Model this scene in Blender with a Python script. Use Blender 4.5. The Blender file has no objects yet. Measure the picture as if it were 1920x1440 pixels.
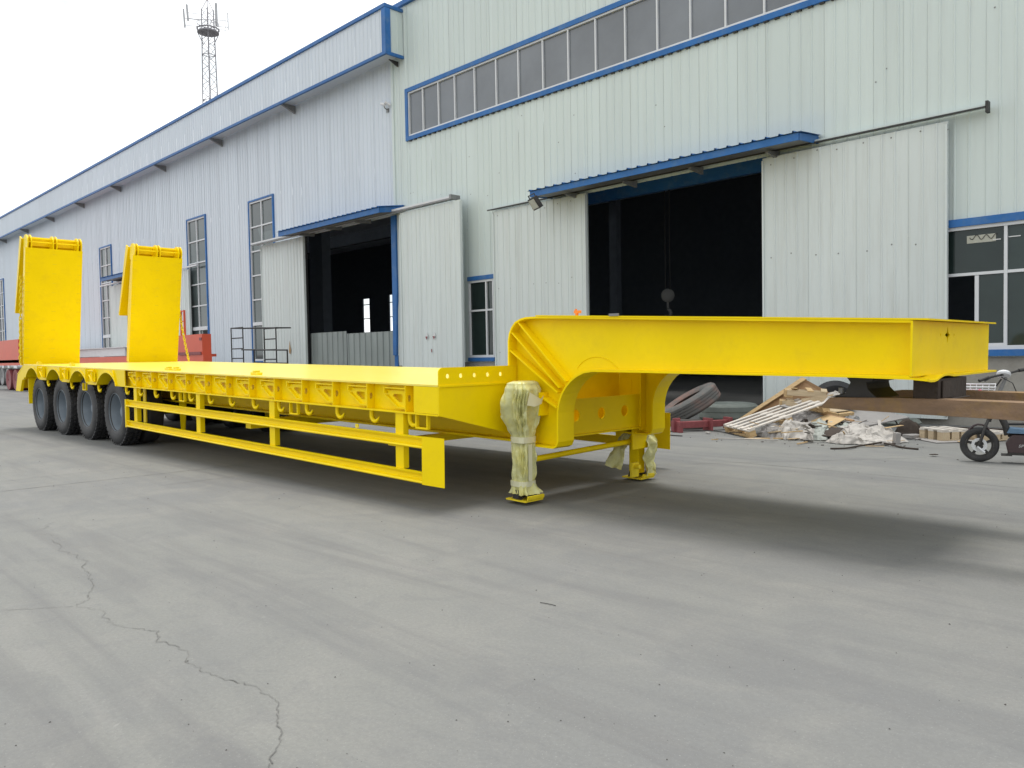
import bpy, math, random
from mathutils import Vector, Matrix, noise
from mathutils.geometry import tessellate_polygon
random.seed(7)
S = bpy.context.scene
COL = S.collection
R = math.radians

# ------------------------------------------------------------------ camera, sky, sun
cam = bpy.data.cameras.new('camera'); camo = bpy.data.objects.new('camera', cam); COL.objects.link(camo)
cam.sensor_width = 36.0; cam.lens = 1477.05 / 1920 * 36.0; cam.clip_start = 0.05; cam.clip_end = 3000
yaw, pitch, roll = R(45.1254), R(-2.1102), R(-1.0345)
fw = Vector((-math.sin(yaw) * math.cos(pitch), math.cos(yaw) * math.cos(pitch), math.sin(pitch)))
r0 = Vector((math.cos(yaw), math.sin(yaw), 0)); u0 = r0.cross(fw)
rr = r0 * math.cos(roll) + u0 * math.sin(roll); uu = -r0 * math.sin(roll) + u0 * math.cos(roll)
m3 = Matrix((rr, uu, -fw)).transposed()
camo.matrix_world = Matrix.Translation((0, 0, 1.25)) @ m3.to_4x4()
S.camera = camo

SUN_EL, SUN_AZ = 80.0, -20.0        # azimuth from +Y, towards -X
w = bpy.data.worlds.new('World'); S.world = w; w.use_nodes = True
nt = w.node_tree; nt.nodes.clear()
o = nt.nodes.new('ShaderNodeOutputWorld'); bg = nt.nodes.new('ShaderNodeBackground')
sky = nt.nodes.new('ShaderNodeTexSky'); sky.sky_type = 'NISHITA'; sky.sun_disc = False
sky.sun_elevation = R(SUN_EL); sky.sun_rotation = R(SUN_AZ)
geo = nt.nodes.new('ShaderNodeTexCoord'); nz = nt.nodes.new('ShaderNodeTexNoise')
nz.inputs['Scale'].default_value = 3.0; nz.inputs['Detail'].default_value = 5
mp = nt.nodes.new('ShaderNodeMapping'); mp.inputs['Scale'].default_value = (1, 1, 3)
cr = nt.nodes.new('ShaderNodeValToRGB')
cr.color_ramp.elements[0].position = 0.35; cr.color_ramp.elements[0].color = (0.80, 0.80, 0.80, 1)
cr.color_ramp.elements[1].position = 0.55; cr.color_ramp.elements[1].color = (0.97, 0.97, 0.97, 1)
mx = nt.nodes.new('ShaderNodeMix'); mx.data_type = 'RGBA'
n5 = nt.nodes.new('ShaderNodeTexNoise'); n5.inputs['Scale'].default_value = 2.2; n5.inputs['Detail'].default_value = 6; n5.inputs['Distortion'].default_value = 0.4
c5 = nt.nodes.new('ShaderNodeValToRGB'); c5.color_ramp.elements[0].position = 0.40; c5.color_ramp.elements[0].color = (0.600, 0.640, 0.650, 1)
c5.color_ramp.elements[1].position = 0.56; c5.color_ramp.elements[1].color = (0.93, 0.94, 0.95, 1)
v5 = nt.nodes.new('ShaderNodeVectorMath'); v5.operation = 'SCALE'; v5.inputs['Scale'].default_value = 14.0     # bright cloud cover
nt.links.new(c5.outputs[0], v5.inputs[0]); nt.links.new(v5.outputs[0], mx.inputs[7]); nt.links.new(n5.outputs['Fac'], c5.inputs[0])
nt.links.new(mp.outputs[0], n5.inputs['Vector']); nt.links.new(geo.outputs['Generated'], mp.inputs[0]); nt.links.new(mp.outputs[0], nz.inputs['Vector'])
nt.links.new(nz.outputs['Fac'], cr.inputs[0]); nt.links.new(cr.outputs[0], mx.inputs[0])
nt.links.new(sky.outputs[0], mx.inputs[6]); nt.links.new(mx.outputs[2], bg.inputs[0])
bg.inputs[1].default_value = 0.10
nt.links.new(bg.outputs[0], o.inputs[0])

sl = bpy.data.lights.new('sun', 'SUN'); sl.energy = 2.1; sl.angle = R(20); sl.color = (1.0, 0.97, 0.92)
so = bpy.data.objects.new('sun', sl); COL.objects.link(so)
sd = Vector((math.sin(R(SUN_AZ)) * math.cos(R(SUN_EL)), math.cos(R(SUN_AZ)) * math.cos(R(SUN_EL)), math.sin(R(SUN_EL))))
so.rotation_euler = sd.to_track_quat('Z', 'Y').to_euler()
S.view_settings.view_transform = 'Standard'; S.view_settings.look = 'None'
S.view_settings.exposure = 0.30; S.view_settings.gamma = 1.0; S.view_settings.use_curve_mapping = False
S.render.engine = 'CYCLES'
S.render.resolution_x = 1024; S.render.resolution_y = 768

# ------------------------------------------------------------------ materials
def mat(name, col, rough=0.6, metal=0.0, var=0.08, scale=3.0, vscale=(1, 1, 1), bump=0.0, bscale=40.0, spec=0.5,
        dirt=None, dirt_amt=0.0, dirt_scale=2.0, dirt_v=(1, 1, 1), coat=0.0, orand=0.0):
    m = bpy.data.materials.new(name); m.use_nodes = True
    n = m.node_tree; b = n.nodes['Principled BSDF']
    b.inputs['Roughness'].default_value = rough; b.inputs['Metallic'].default_value = metal
    b.inputs['Specular IOR Level'].default_value = spec
    b.inputs['Coat Weight'].default_value = coat
    tc = n.nodes.new('ShaderNodeTexCoord')
    mp = n.nodes.new('ShaderNodeMapping'); mp.inputs['Scale'].default_value = vscale
    n.links.new(tc.outputs['Object'], mp.inputs[0])
    nz = n.nodes.new('ShaderNodeTexNoise'); nz.inputs['Scale'].default_value = scale; nz.inputs['Detail'].default_value = 6
    nz.inputs['Roughness'].default_value = 0.6
    n.links.new(mp.outputs[0], nz.inputs['Vector'])
    mr = n.nodes.new('ShaderNodeMapRange'); mr.inputs[1].default_value = 0.25; mr.inputs[2].default_value = 0.75
    mr.inputs[3].default_value = 1 - var; mr.inputs[4].default_value = 1 + var
    n.links.new(nz.outputs['Fac'], mr.inputs[0])
    if orand:
        oi = n.nodes.new('ShaderNodeObjectInfo'); m4 = n.nodes.new('ShaderNodeMapRange'); m4.inputs[3].default_value = 1 - orand; m4.inputs[4].default_value = 1 + orand
        n.links.new(oi.outputs['Random'], m4.inputs[0]); mu = n.nodes.new('ShaderNodeMath'); mu.operation = 'MULTIPLY'
        n.links.new(mr.outputs[0], mu.inputs[0]); n.links.new(m4.outputs[0], mu.inputs[1]); mr = mu
    vm = n.nodes.new('ShaderNodeVectorMath'); vm.operation = 'SCALE'
    vm.inputs[0].default_value = col; n.links.new(mr.outputs[0], vm.inputs['Scale'])
    out = vm.outputs[0]
    if dirt:
        mp2 = n.nodes.new('ShaderNodeMapping'); mp2.inputs['Scale'].default_value = dirt_v
        n.links.new(tc.outputs['Object'], mp2.inputs[0])
        n2 = n.nodes.new('ShaderNodeTexNoise'); n2.inputs['Scale'].default_value = dirt_scale; n2.inputs['Detail'].default_value = 8
        n2.inputs['Roughness'].default_value = 0.7
        n.links.new(mp2.outputs[0], n2.inputs['Vector'])
        m2 = n.nodes.new('ShaderNodeMapRange'); m2.inputs[1].default_value = 0.48; m2.inputs[2].default_value = 0.72
        m2.inputs[3].default_value = 0; m2.inputs[4].default_value = dirt_amt
        n.links.new(n2.outputs['Fac'], m2.inputs[0])
        mx = n.nodes.new('ShaderNodeMix'); mx.data_type = 'RGBA'
        n.links.new(m2.outputs[0], mx.inputs[0]); n.links.new(out, mx.inputs[6]); mx.inputs[7].default_value = (*dirt, 1)
        out = mx.outputs[2]
    n.links.new(out, b.inputs['Base Color'])
    if bump:
        n3 = n.nodes.new('ShaderNodeTexNoise'); n3.inputs['Scale'].default_value = bscale; n3.inputs['Detail'].default_value = 5
        n.links.new(tc.outputs['Object'], n3.inputs['Vector'])
        bp = n.nodes.new('ShaderNodeBump'); bp.inputs['Strength'].default_value = bump; bp.inputs['Distance'].default_value = 0.02
        n.links.new(n3.outputs['Fac'], bp.inputs['Height']); n.links.new(bp.outputs[0], b.inputs['Normal'])
    return m

YEL = mat('yellow_paint', (0.93, 0.685, 0.002), 0.32, spec=0.12, orand=0.02, var=0.06, scale=2.5, bump=0.30, bscale=4.5, dirt=(0.62, 0.42, 0.02), dirt_amt=0.3, dirt_scale=5)
YEL2 = mat('yellow_paint_worn', (0.80, 0.62, 0.02), 0.45, spec=0.3, var=0.12, scale=8, bump=0.15, bscale=40)
YELD = mat('deck_paint_sky_sheen', (0.93, 0.75, 0.11), 0.28, var=0.04, scale=1.5, bump=0.03, bscale=8, dirt=(0.93, 0.80, 0.22), dirt_amt=0.5, dirt_scale=2)  # deck yellow paled, with paler blotches, to paint in the sky's reflection
WALLR = mat('grey_green_sheet', (0.575, 0.64, 0.622), 0.42, spec=0.3, orand=0.022, var=0.03, scale=1.2, vscale=(1, 1, 0.25), dirt=(0.36, 0.36, 0.34), dirt_amt=0.16, dirt_scale=2.2, dirt_v=(2.5, 2.5, 0.12))
WALLL = mat('grey_blue_sheet', (0.595, 0.645, 0.705), 0.42, spec=0.3, orand=0.022, var=0.03, scale=1.0, vscale=(1, 1, 0.25), dirt=(0.36, 0.37, 0.38), dirt_amt=0.16, dirt_scale=2.0, dirt_v=(2.5, 2.5, 0.12))
LEAFM = mat('door_leaf_sheet', (0.60, 0.645, 0.635), 0.42, spec=0.3, orand=0.025, var=0.04, scale=1.5, vscale=(1, 1, 0.3), dirt=(0.36, 0.35, 0.30), dirt_amt=0.28, dirt_scale=2.5, dirt_v=(3, 3, 0.15))
BLUE = mat('blue_trim', (0.028, 0.13, 0.36), 0.45, spec=0.25, var=0.15, scale=3, orand=0.08, dirt=(0.13, 0.20, 0.30), dirt_amt=0.5, dirt_scale=4)
HOOKM = mat('hook_grey', (0.10, 0.10, 0.098), 0.6)
GREYM = mat('grey_metal', (0.22, 0.22, 0.22), 0.5, metal=0.3, var=0.15, scale=8)
DARKM = mat('dark_steel', (0.035, 0.033, 0.032), 0.55, metal=0.2, var=0.2, scale=9)
WHITEF = mat('white_frame', (0.62, 0.63, 0.65), 0.45, var=0.05)
GLASSU = mat('strip_glass', (0.165, 0.180, 0.202), 0.10, var=0.30, scale=0.35, orand=0.16)  # cloud reflections painted in as blotchy grey and pane-to-pane tone
GLASST = mat('tall_glass', (0.085, 0.105, 0.105), 0.08, var=0.25, scale=0.5, orand=0.22)
GLASSD = mat('dark_glass', (0.020, 0.032, 0.030), 0.05, var=0.3, scale=0.9, orand=0.25)
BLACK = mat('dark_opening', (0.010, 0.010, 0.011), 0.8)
PLINTH = mat('plinth_concrete', (0.30, 0.285, 0.255), 0.85, var=0.14, scale=2.5, bump=0.3, bscale=20, dirt=(0.14, 0.13, 0.11), dirt_amt=0.5, dirt_scale=3)
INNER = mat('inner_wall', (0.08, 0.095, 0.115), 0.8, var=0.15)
RUBBER = mat('tyre_rubber', (0.026, 0.026, 0.028), 0.62, var=0.25, scale=5, bump=0.2, bscale=60, dirt=(0.10, 0.095, 0.09), dirt_amt=0.45, dirt_scale=3)
RUBOLD = mat('old_rubber', (0.11, 0.11, 0.105), 0.85, var=0.2, scale=5, bump=0.3, bscale=40, dirt=(0.24, 0.11, 0.08), dirt_amt=0.8, dirt_scale=2.5)
RUBGRN = mat('dusty_rubber', (0.19, 0.21, 0.19), 0.85, var=0.15, scale=5, bump=0.3, bscale=40)
RIM = mat('rim_grey', (0.21, 0.245, 0.28), 0.42, metal=0.15, var=0.10, scale=6)
WRAP = mat('plastic_wrap', (0.58, 0.57, 0.28), 0.22, var=0.26, scale=7, bump=0.45, bscale=22, dirt=(0.72, 0.62, 0.06), dirt_amt=0.55, dirt_scale=5)
TAPE = mat('masking_tape', (0.68, 0.66, 0.45), 0.5, var=0.08, scale=6)
RUST = mat('rusty_steel', (0.20, 0.125, 0.075), 0.75, var=0.30, scale=4, vscale=(1, 4, 4), bump=0.4, bscale=30, dirt=(0.30, 0.18, 0.04), dirt_amt=0.7, dirt_scale=4)
RUSTD = mat('dark_rust', (0.045, 0.032, 0.024), 0.8, var=0.3, scale=6, bump=0.3, bscale=30)
REDM = mat('red_paint', (0.60, 0.085, 0.038), 0.45, var=0.08, scale=2)
REDD = mat('dull_red_paint', (0.23, 0.055, 0.06), 0.6, var=0.25, scale=12)
WOOD = mat('pale_wood', (0.48, 0.38, 0.25), 0.75, var=0.16, scale=5, vscale=(1, 12, 12), bump=0.2)
WOODD = mat('tan_wood', (0.50, 0.35, 0.18), 0.75, var=0.2, scale=5, vscale=(1, 10, 10), bump=0.2)
PLY = mat('plywood_face', (0.30, 0.175, 0.085), 0.7, var=0.15, scale=4)
WHITEW = mat('weathered_slat', (0.54, 0.50, 0.45), 0.8, var=0.12, scale=6)
RAG = mat('dusty_sheet', (0.42, 0.395, 0.365), 0.7, var=0.20, scale=6, bump=0.4, bscale=14)
RAGG = mat('greenish_sheet', (0.33, 0.35, 0.32), 0.6, var=0.22, scale=8, bump=0.4, bscale=14)
BOARD = mat('grey_board', (0.30, 0.285, 0.275), 0.8, var=0.12, scale=4)
GALV = mat('grey_green_fence_sheet', (0.25, 0.28, 0.27), 0.45, var=0.18, scale=1.5, vscale=(1, 1, 0.4))
WHITEP = mat('white_paint', (0.68, 0.68, 0.70), 0.5, var=0.08, scale=3)
TOWERM = mat('tower_steel', (0.23, 0.22, 0.24), 0.6)
PANELW = mat('antenna_panel', (0.42, 0.42, 0.43), 0.6)
ORANGE = mat('orange_fitting', (0.75, 0.22, 0.03), 0.5)
PINK = mat('pink_cloth', (0.60, 0.16, 0.24), 0.7, var=0.2, scale=20)
BROWN = mat('brown_panel', (0.05, 0.03, 0.032), 0.35, var=0.15)
BLUEB = mat('blue_seat_pad', (0.10, 0.18, 0.28), 0.4, var=0.3, scale=9)
TEXTW = mat('print_white', (0.6, 0.6, 0.6), 0.5)
CRACK = mat('crack_dirt', (0.148, 0.146, 0.138), 0.9, var=0.3, scale=9)
STONE = mat('pebble', (0.07, 0.065, 0.06), 0.9, var=0.4, scale=12)
LAMPG = mat('lamp_glass', (0.45, 0.45, 0.40), 0.15)

def ground_mat(name, c1, c2, c3):
    m = bpy.data.materials.new(name); m.use_nodes = True
    n = m.node_tree; b = n.nodes['Principled BSDF']; b.inputs['Roughness'].default_value = 0.82
    b.inputs['Specular IOR Level'].default_value = 0.35
    tc = n.nodes.new('ShaderNodeTexCoord')
    def nz(scale, vs, det=8, ro=0.6, dist=0.0, rot=0.0):
        mp = n.nodes.new('ShaderNodeMapping'); mp.inputs['Scale'].default_value = vs; mp.inputs['Rotation'].default_value = (0, 0, rot)
        n.links.new(tc.outputs['Object'], mp.inputs[0])
        t = n.nodes.new('ShaderNodeTexNoise'); t.inputs['Scale'].default_value = scale; t.inputs['Detail'].default_value = det
        t.inputs['Roughness'].default_value = ro; t.inputs['Distortion'].default_value = dist
        n.links.new(mp.outputs[0], t.inputs['Vector']); return t.outputs['Fac']
    def rng(x, a, b_, c, d):
        r = n.nodes.new('ShaderNodeMapRange'); n.links.new(x, r.inputs[0])
        for i, v in enumerate((a, b_, c, d)): r.inputs[i + 1].default_value = v
        return r.outputs[0]
    def mix(f, a, bb, mode='MIX'):
        x = n.nodes.new('ShaderNodeMix'); x.data_type = 'RGBA'; x.blend_type = mode
        if isinstance(f, float): x.inputs[0].default_value = f
        else: n.links.new(f, x.inputs[0])
        for i, v in ((6, a), (7, bb)):
            if isinstance(v, tuple): x.inputs[i].default_value = (*v, 1)
            else: n.links.new(v, x.inputs[i])
        return x.outputs[2]
    big = nz(0.35, (1, 1, 1), 6, 0.55, 0.5)
    mid = nz(1.6, (1, 1, 1), 8, 0.62, 0.8)
    strk = nz(1.1, (0.35, 2.6, 1), 7, 0.6, 0.6, R(38))
    fine = nz(55, (1, 1, 1), 4, 0.7)
    grit = nz(260, (1, 1, 1), 2, 0.6)
    c = mix(rng(big, 0.38, 0.62, 0, 1), c1, c2)
    c = mix(rng(mid, 0.46, 0.68, 0, 0.7), c, c3)
    c = mix(rng(nz(3.2, (1, 1, 1), 8, 0.68, 1.5), 0.36, 0.50, 0.35, 0), c, (0.155, 0.157, 0.158))
    c = mix(rng(strk, 0.50, 0.66, 0, 0.42), c, (0.130, 0.131, 0.135))
    c = mix(rng(nz(0.8, (0.22, 3.4, 1), 6, 0.6, 0.9, R(48)), 0.54, 0.66, 0, 0.40), c, (0.132, 0.130, 0.132))
    c = mix(rng(strk, 0.30, 0.42, 0.22, 0), c, (0.30, 0.29, 0.275))
    c = mix(rng(fine, 0.30, 0.70, 0.42, 0.0), c, (0.125, 0.125, 0.122))
    c = mix(rng(grit, 0.62, 0.72, 0.0, 0.5), c, (0.09, 0.09, 0.09))
    c = mix(rng(nz(120, (1, 1, 1), 2, 0.6), 0.62, 0.72, 0.0, 0.35), c, (0.36, 0.355, 0.34))
    c = mix(rng(nz(5.5, (1, 1, 1), 9, 0.75, 1.2), 0.66, 0.75, 0, 0.5), c, (0.34, 0.335, 0.32))
    n.links.new(c, b.inputs['Base Color'])
    bp = n.nodes.new('ShaderNodeBump'); bp.inputs['Strength'].default_value = 0.25; bp.inputs['Distance'].default_value = 0.006
    n.links.new(fine, bp.inputs['Height']); n.links.new(bp.outputs[0], b.inputs['Normal'])
    return m
GROUND = ground_mat('concrete_yard', (0.178, 0.181, 0.179), (0.210, 0.211, 0.196), (0.236, 0.233, 0.215))

# ------------------------------------------------------------------ mesh helpers
class MB:
    def __init__(s): s.v = []; s.f = []
    def add(s, vs, fs):
        k = len(s.v); s.v += [tuple(p) for p in vs]; s.f += [tuple(i + k for i in f) for f in fs]; return s
    def box(s, x0, x1, y0, y1, z0, z1):
        return s.add([(x0, y0, z0), (x1, y0, z0), (x1, y1, z0), (x0, y1, z0), (x0, y0, z1), (x1, y0, z1), (x1, y1, z1), (x0, y1, z1)],
                     [(0, 3, 2, 1), (4, 5, 6, 7), (0, 1, 5, 4), (1, 2, 6, 5), (2, 3, 7, 6), (3, 0, 4, 7)])
    def obox(s, M, sx, sy, sz):
        vs = [M @ Vector((a * sx / 2, b * sy / 2, c * sz / 2)) for c in (-1, 1) for a, b in ((-1, -1), (1, -1), (1, 1), (-1, 1))]
        return s.add(vs, [(0, 3, 2, 1), (4, 5, 6, 7), (0, 1, 5, 4), (1, 2, 6, 5), (2, 3, 7, 6), (3, 0, 4, 7)])
    def bar(s, a, b, w, h, up=(0, 0, 1)):
        a = Vector(a); b = Vector(b); d = (b - a); L = d.length; d.normalize(); up = Vector(up)
        sx = d.cross(up)
        if sx.length < 1e-4: sx = d.cross(Vector((1, 0, 0)))
        sx.normalize(); sz = sx.cross(d)
        M = Matrix((d, sx, sz)).transposed().to_4x4(); M.translation = (a + b) / 2
        return s.obox(M, L, w, h)
    def prism(s, poly, ax, a, b, holes=()):
        def P(u, v, t): return {0: (t, u, v), 1: (u, t, v), 2: (u, v, t)}[ax]
        loops = [list(poly)] + [list(h) for h in holes]
        tris = tessellate_polygon([[Vector((p[0], p[1], 0)) for p in l] for l in loops])
        flat = [p for l in loops for p in l]; n = len(flat)
        vs = [P(*p, a) for p in flat] + [P(*p, b) for p in flat]
        fs = [tuple(t) for t in tris] + [tuple(i + n for i in reversed(t)) for t in tris]
        k = 0
        for l in loops:
            m = len(l)
            for i in range(m): j = (i + 1) % m; fs.append((k + i, k + j, k + j + n, k + i + n))
            k += m
        return s.add(vs, fs)
    def ribbon(s, path, ax, a, b, t):
        """path in a plane, extruded a..b along ax, thickness t on the left side"""
        n = len(path); off = []
        for i in range(n):
            p = Vector(path[i]); d = Vector(path[min(i + 1, n - 1)]) - Vector(path[max(i - 1, 0)]); d.normalize()
            off.append((p.x - d.y * t, p.y + d.x * t))
        for i in range(n - 1):
            s.prism([path[i], path[i + 1], off[i + 1], off[i]], ax, a, b)
        return s
    def tube(s, pts, r, n=8, closed=False):
        pts = [Vector(p) for p in pts]; m = len(pts); k = len(s.v); prev = None
        for i, p in enumerate(pts):
            if closed: d = pts[(i + 1) % m] - pts[i - 1]
            else: d = pts[min(i + 1, m - 1)] - pts[max(i - 1, 0)]
            d.normalize()
            if prev is None:
                a = d.cross(Vector((0, 0, 1)));
                if a.length < 1e-3: a = d.cross(Vector((1, 0, 0)))
            else: a = prev - d * prev.dot(d)
            a.normalize(); prev = a; b = d.cross(a); rad = r[i] if isinstance(r, (list, tuple)) else r
            for j in range(n):
                t = 2 * math.pi * j / n; s.v.append(tuple(p + (a * math.cos(t) + b * math.sin(t)) * rad))
        for i in range(m if closed else m - 1):
            i2 = (i + 1) % m
            for j in range(n):
                j2 = (j + 1) % n; s.f.append((k + i * n + j, k + i * n + j2, k + i2 * n + j2, k + i2 * n + j))
        if not closed:
            s.f.append(tuple(k + j for j in reversed(range(n)))); s.f.append(tuple(k + (m - 1) * n + j for j in range(n)))
        return s
    def lathe(s, prof, M=Matrix(), n=48, close=True):
        """prof: (radius, y) closed loop turned about local Y"""
        k = len(s.v); m = len(prof)
        for j in range(n):
            t = 2 * math.pi * j / n
            for (r, y) in prof: s.v.append(tuple(M @ Vector((r * math.cos(t), y, r * math.sin(t)))))
        for j in range(n):
            j2 = (j + 1) % n
            for i in range(m if close else m - 1):
                i2 = (i + 1) % m; s.f.append((k + j * m + i, k + j2 * m + i, k + j2 * m + i2, k + j * m + i2))
        return s
    def cyl(s, c, r, h, ax=2, n=20):
        d = [0, 0, 0]; d[ax] = h / 2; c = Vector(c); d = Vector(d)
        return s.tube([c - d, c + d], r, n)

def mirror(mb, yc):
    q = MB(); q.v = [(x, 2 * yc - y, z) for x, y, z in mb.v]; q.f = [tuple(reversed(f)) for f in mb.f]; return q

def ob(name, mb, m, parent=None, smooth=None, bevel=0.0):
    me = bpy.data.meshes.new(name); me.from_pydata(mb.v, [], mb.f); me.materials.append(m); me.update()
    import bmesh
    bm = bmesh.new(); bm.from_mesh(me); bmesh.ops.recalc_face_normals(bm, faces=bm.faces); bm.to_mesh(me); bm.free()
    if smooth:
        for p in me.polygons: p.use_smooth = True
        me.set_sharp_from_angle(angle=R(smooth))
    x = bpy.data.objects.new(name, me); COL.objects.link(x)
    if parent: x.parent = parent
    if bevel:
        b = x.modifiers.new('bevel', 'BEVEL'); b.width = bevel; b.segments = 2; b.limit_method = 'ANGLE'
        b.angle_limit = R(40)
    return x
def obs(name, mb, m, parent=None, **kw):
    """link each loose box of mb as an object of its own"""
    par = list(range(len(mb.v)))
    def find(i):
        while par[i] != i: par[i] = par[par[i]]; i = par[i]
        return i
    for f in mb.f:
        for i in f[1:]: par[find(i)] = find(f[0])
    grp = {}
    for f in mb.f: grp.setdefault(find(f[0]), []).append(f)
    for fs in grp.values():
        ids = sorted({i for f in fs for i in f}); ix = {v: k for k, v in enumerate(ids)}
        q = MB(); q.v = [mb.v[i] for i in ids]; q.f = [tuple(ix[i] for i in f) for f in fs]; ob(name, q, m, parent, **kw)
def thing(name, label, cat, loc=(0, 0, 0), rot=(0, 0, 0), group=None):
    x = bpy.data.objects.new(name, None); COL.objects.link(x); x.location = loc; x.rotation_euler = rot
    x['label'] = label; x['category'] = cat
    if group: x['group'] = group
    return x
def tag(x, label, cat, group=None):
    x['label'] = label; x['category'] = cat
    if group: x['group'] = group
    return x
def struct(x): x['kind'] = 'structure'; return x
def dup(o_, parent, loc=None):
    c = o_.copy(); COL.objects.link(c); c.parent = parent
    if loc is not None: c.location = loc
    for ch in list(o_.children):
        dup(ch, c)
    return c
def circ(cx, cy, r, n=16, ry=None):
    ry = ry or r; return [(cx + r * math.cos(2 * math.pi * i / n), cy + ry * math.sin(2 * math.pi * i / n)) for i in range(n)]

# ------------------------------------------------------------------ ground
g = MB(); g.add([(-900, -600, 0), (600, -600, 0), (600, 900, 0), (-900, 900, 0)], [(0, 1, 2, 3)])
ground = struct(ob('ground', g, GROUND))
def crack(pts, wd, jag, sub=5):
    m = MB(); P = []
    for i in range(len(pts) - 1):
        a = Vector(pts[i]); b = Vector(pts[i + 1])
        for k in range(sub):
            t = k / sub; p = a.lerp(b, t); L = (b - a).length
            P.append((p.x + random.uniform(-1, 1) * jag * L, p.y + random.uniform(-1, 1) * jag * L))
    P.append(pts[-1])
    vs = []
    for i, p in enumerate(P):
        d = Vector(P[min(i + 1, len(P) - 1)]) - Vector(P[max(i - 1, 0)]); d.normalize()
        ww = wd * random.uniform(0.2, 1.2)
        vs += [(p[0] - d.y * ww, p[1] + d.x * ww, 0.004), (p[0] + d.y * ww, p[1] - d.x * ww, 0.004)]
    m.add(vs, [(2 * i, 2 * i + 1, 2 * i + 3, 2 * i + 2) for i in range(len(P) - 1)])
    return ob('crack', m, CRACK, ground)
crack([(-6.23, 1.62), (-5.72, 1.54), (-5.42, 1.57), (-5.21, 1.49), (-5.0, 1.46), (-4.75, 1.40), (-4.61, 1.33), (-4.50, 1.31), (-4.45, 1.22),
       (-4.25, 1.29), (-4.04, 1.25), (-3.82, 1.32), (-3.72, 1.37), (-3.59, 1.32), (-3.42, 1.35), (-3.22, 1.31), (-3.10, 1.31), (-2.96, 1.33),
       (-2.84, 1.38), (-2.71, 1.38), (-2.66, 1.38), (-2.58, 1.36), (-2.47, 1.29), (-2.40, 1.27), (-2.30, 1.19), (-2.22, 1.13), (-2.0, 1.0)], 0.0022, 0.085, 6)
crack([(-4.75, 0.75), (-4.65, 0.93), (-4.56, 1.05), (-4.44, 1.21)], 0.002, 0.06)
crack([(-6.9, 1.75), (-6.6, 1.58), (-6.23, 1.62)], 0.002, 0.1)
def joint(a, b, wd):
    m = MB(); a = Vector(a); b = Vector(b); n = 60; vs = []
    d = (b - a).normalized()
    for i in range(n + 1):
        p = a.lerp(b, i / n); ww = wd * random.uniform(0.3, 1.0); q = random.uniform(-.004, .004)
        vs += [(p.x - d.y * (ww + q), p.y + d.x * (ww + q), 0.004), (p.x + d.y * (ww - q), p.y - d.x * (ww - q), 0.004)]
    m.add(vs, [(2 * i, 2 * i + 1, 2 * i + 3, 2 * i + 2) for i in range(n)])
    return ob('slab_joint', m, CRACK, ground)
joint((-9.06, 0.5), (-8.9, 4.6), 0.008)
joint((-8.08, 3.1), (-8.13, 6.6), 0.006)
joint((-9.75, 1.3), (-9.80, 3.6), 0.004)
joint((-6.0, 6.2), (-3.0, 9.6), 0.006)
joint((-4.3, 6.3), (-8.2, 6.5), 0.005)
joint((-20, 7.9), (4, 8.05), 0.006)

# ------------------------------------------------------------------ buildings
YB = 13.9
def panel_profile(x0, x1, y, sp=0.21, h=0.013):
    """cross-section points of ribbed sheet between x0 and x1; ribs stand out towards -Y"""
    pts = [(x0, y)]; k = math.ceil((x0 - 0.03) / sp)
    while True:
        c = k * sp + 0.05
        if c + 0.022 >= x1: break
        if c - 0.022 > x0: pts += [(c - 0.020, y), (c - 0.009, y - h), (c + 0.009, y - h), (c + 0.020, y)]
        k += 1
    if x1 - x0 > .3 and sp < .24: pts += [(x1 - .012, y), (x1 - .0115, y - .004), (x1, y - .004)]     # lap joint
    else: pts.append((x1, y))
    return pts
def sheet(mb, x0, x1, z0, z1, y, sp=0.21, h=0.013):
    pr = panel_profile(x0, x1, y, sp, h); n = len(pr)
    mb.add([(p[0], p[1], z0) for p in pr] + [(p[0], p[1], z1) for p in pr], [(i, i + 1, n + i + 1, n + i) for i in range(n - 1)])
def wall(parent, xa, xb, za, zb, y, openings, m, sp=0.21, pw=0.84, h=0.013):
    x = xa
    while x < xb - 0.01:
        x2 = min(x + pw, xb)
        cuts = sorted({x, x2} | {c for op in openings for c in op[:2] if x < c < x2}); runs = []
        for a, b in zip(cuts[:-1], cuts[1:]):
            mid = (a + b) / 2; segs = [(za, zb)]
            for (o0, o1, oz0, oz1) in openings:
                if o0 < mid < o1:
                    ns = []
                    for s0, s1 in segs:
                        if oz1 <= s0 or oz0 >= s1: ns.append((s0, s1)); continue
                        if oz0 > s0: ns.append((s0, oz0))
                        if oz1 < s1: ns.append((oz1, s1))
                    segs = ns
            for s0, s1 in segs: runs.append((a, b, s0, s1))
        for (a, b, s0, s1) in runs:
            mb = MB(); sheet(mb, a, b, s0, s1, y, sp, h); ob('wall_panel', mb, m, parent)
        x = x2

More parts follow.
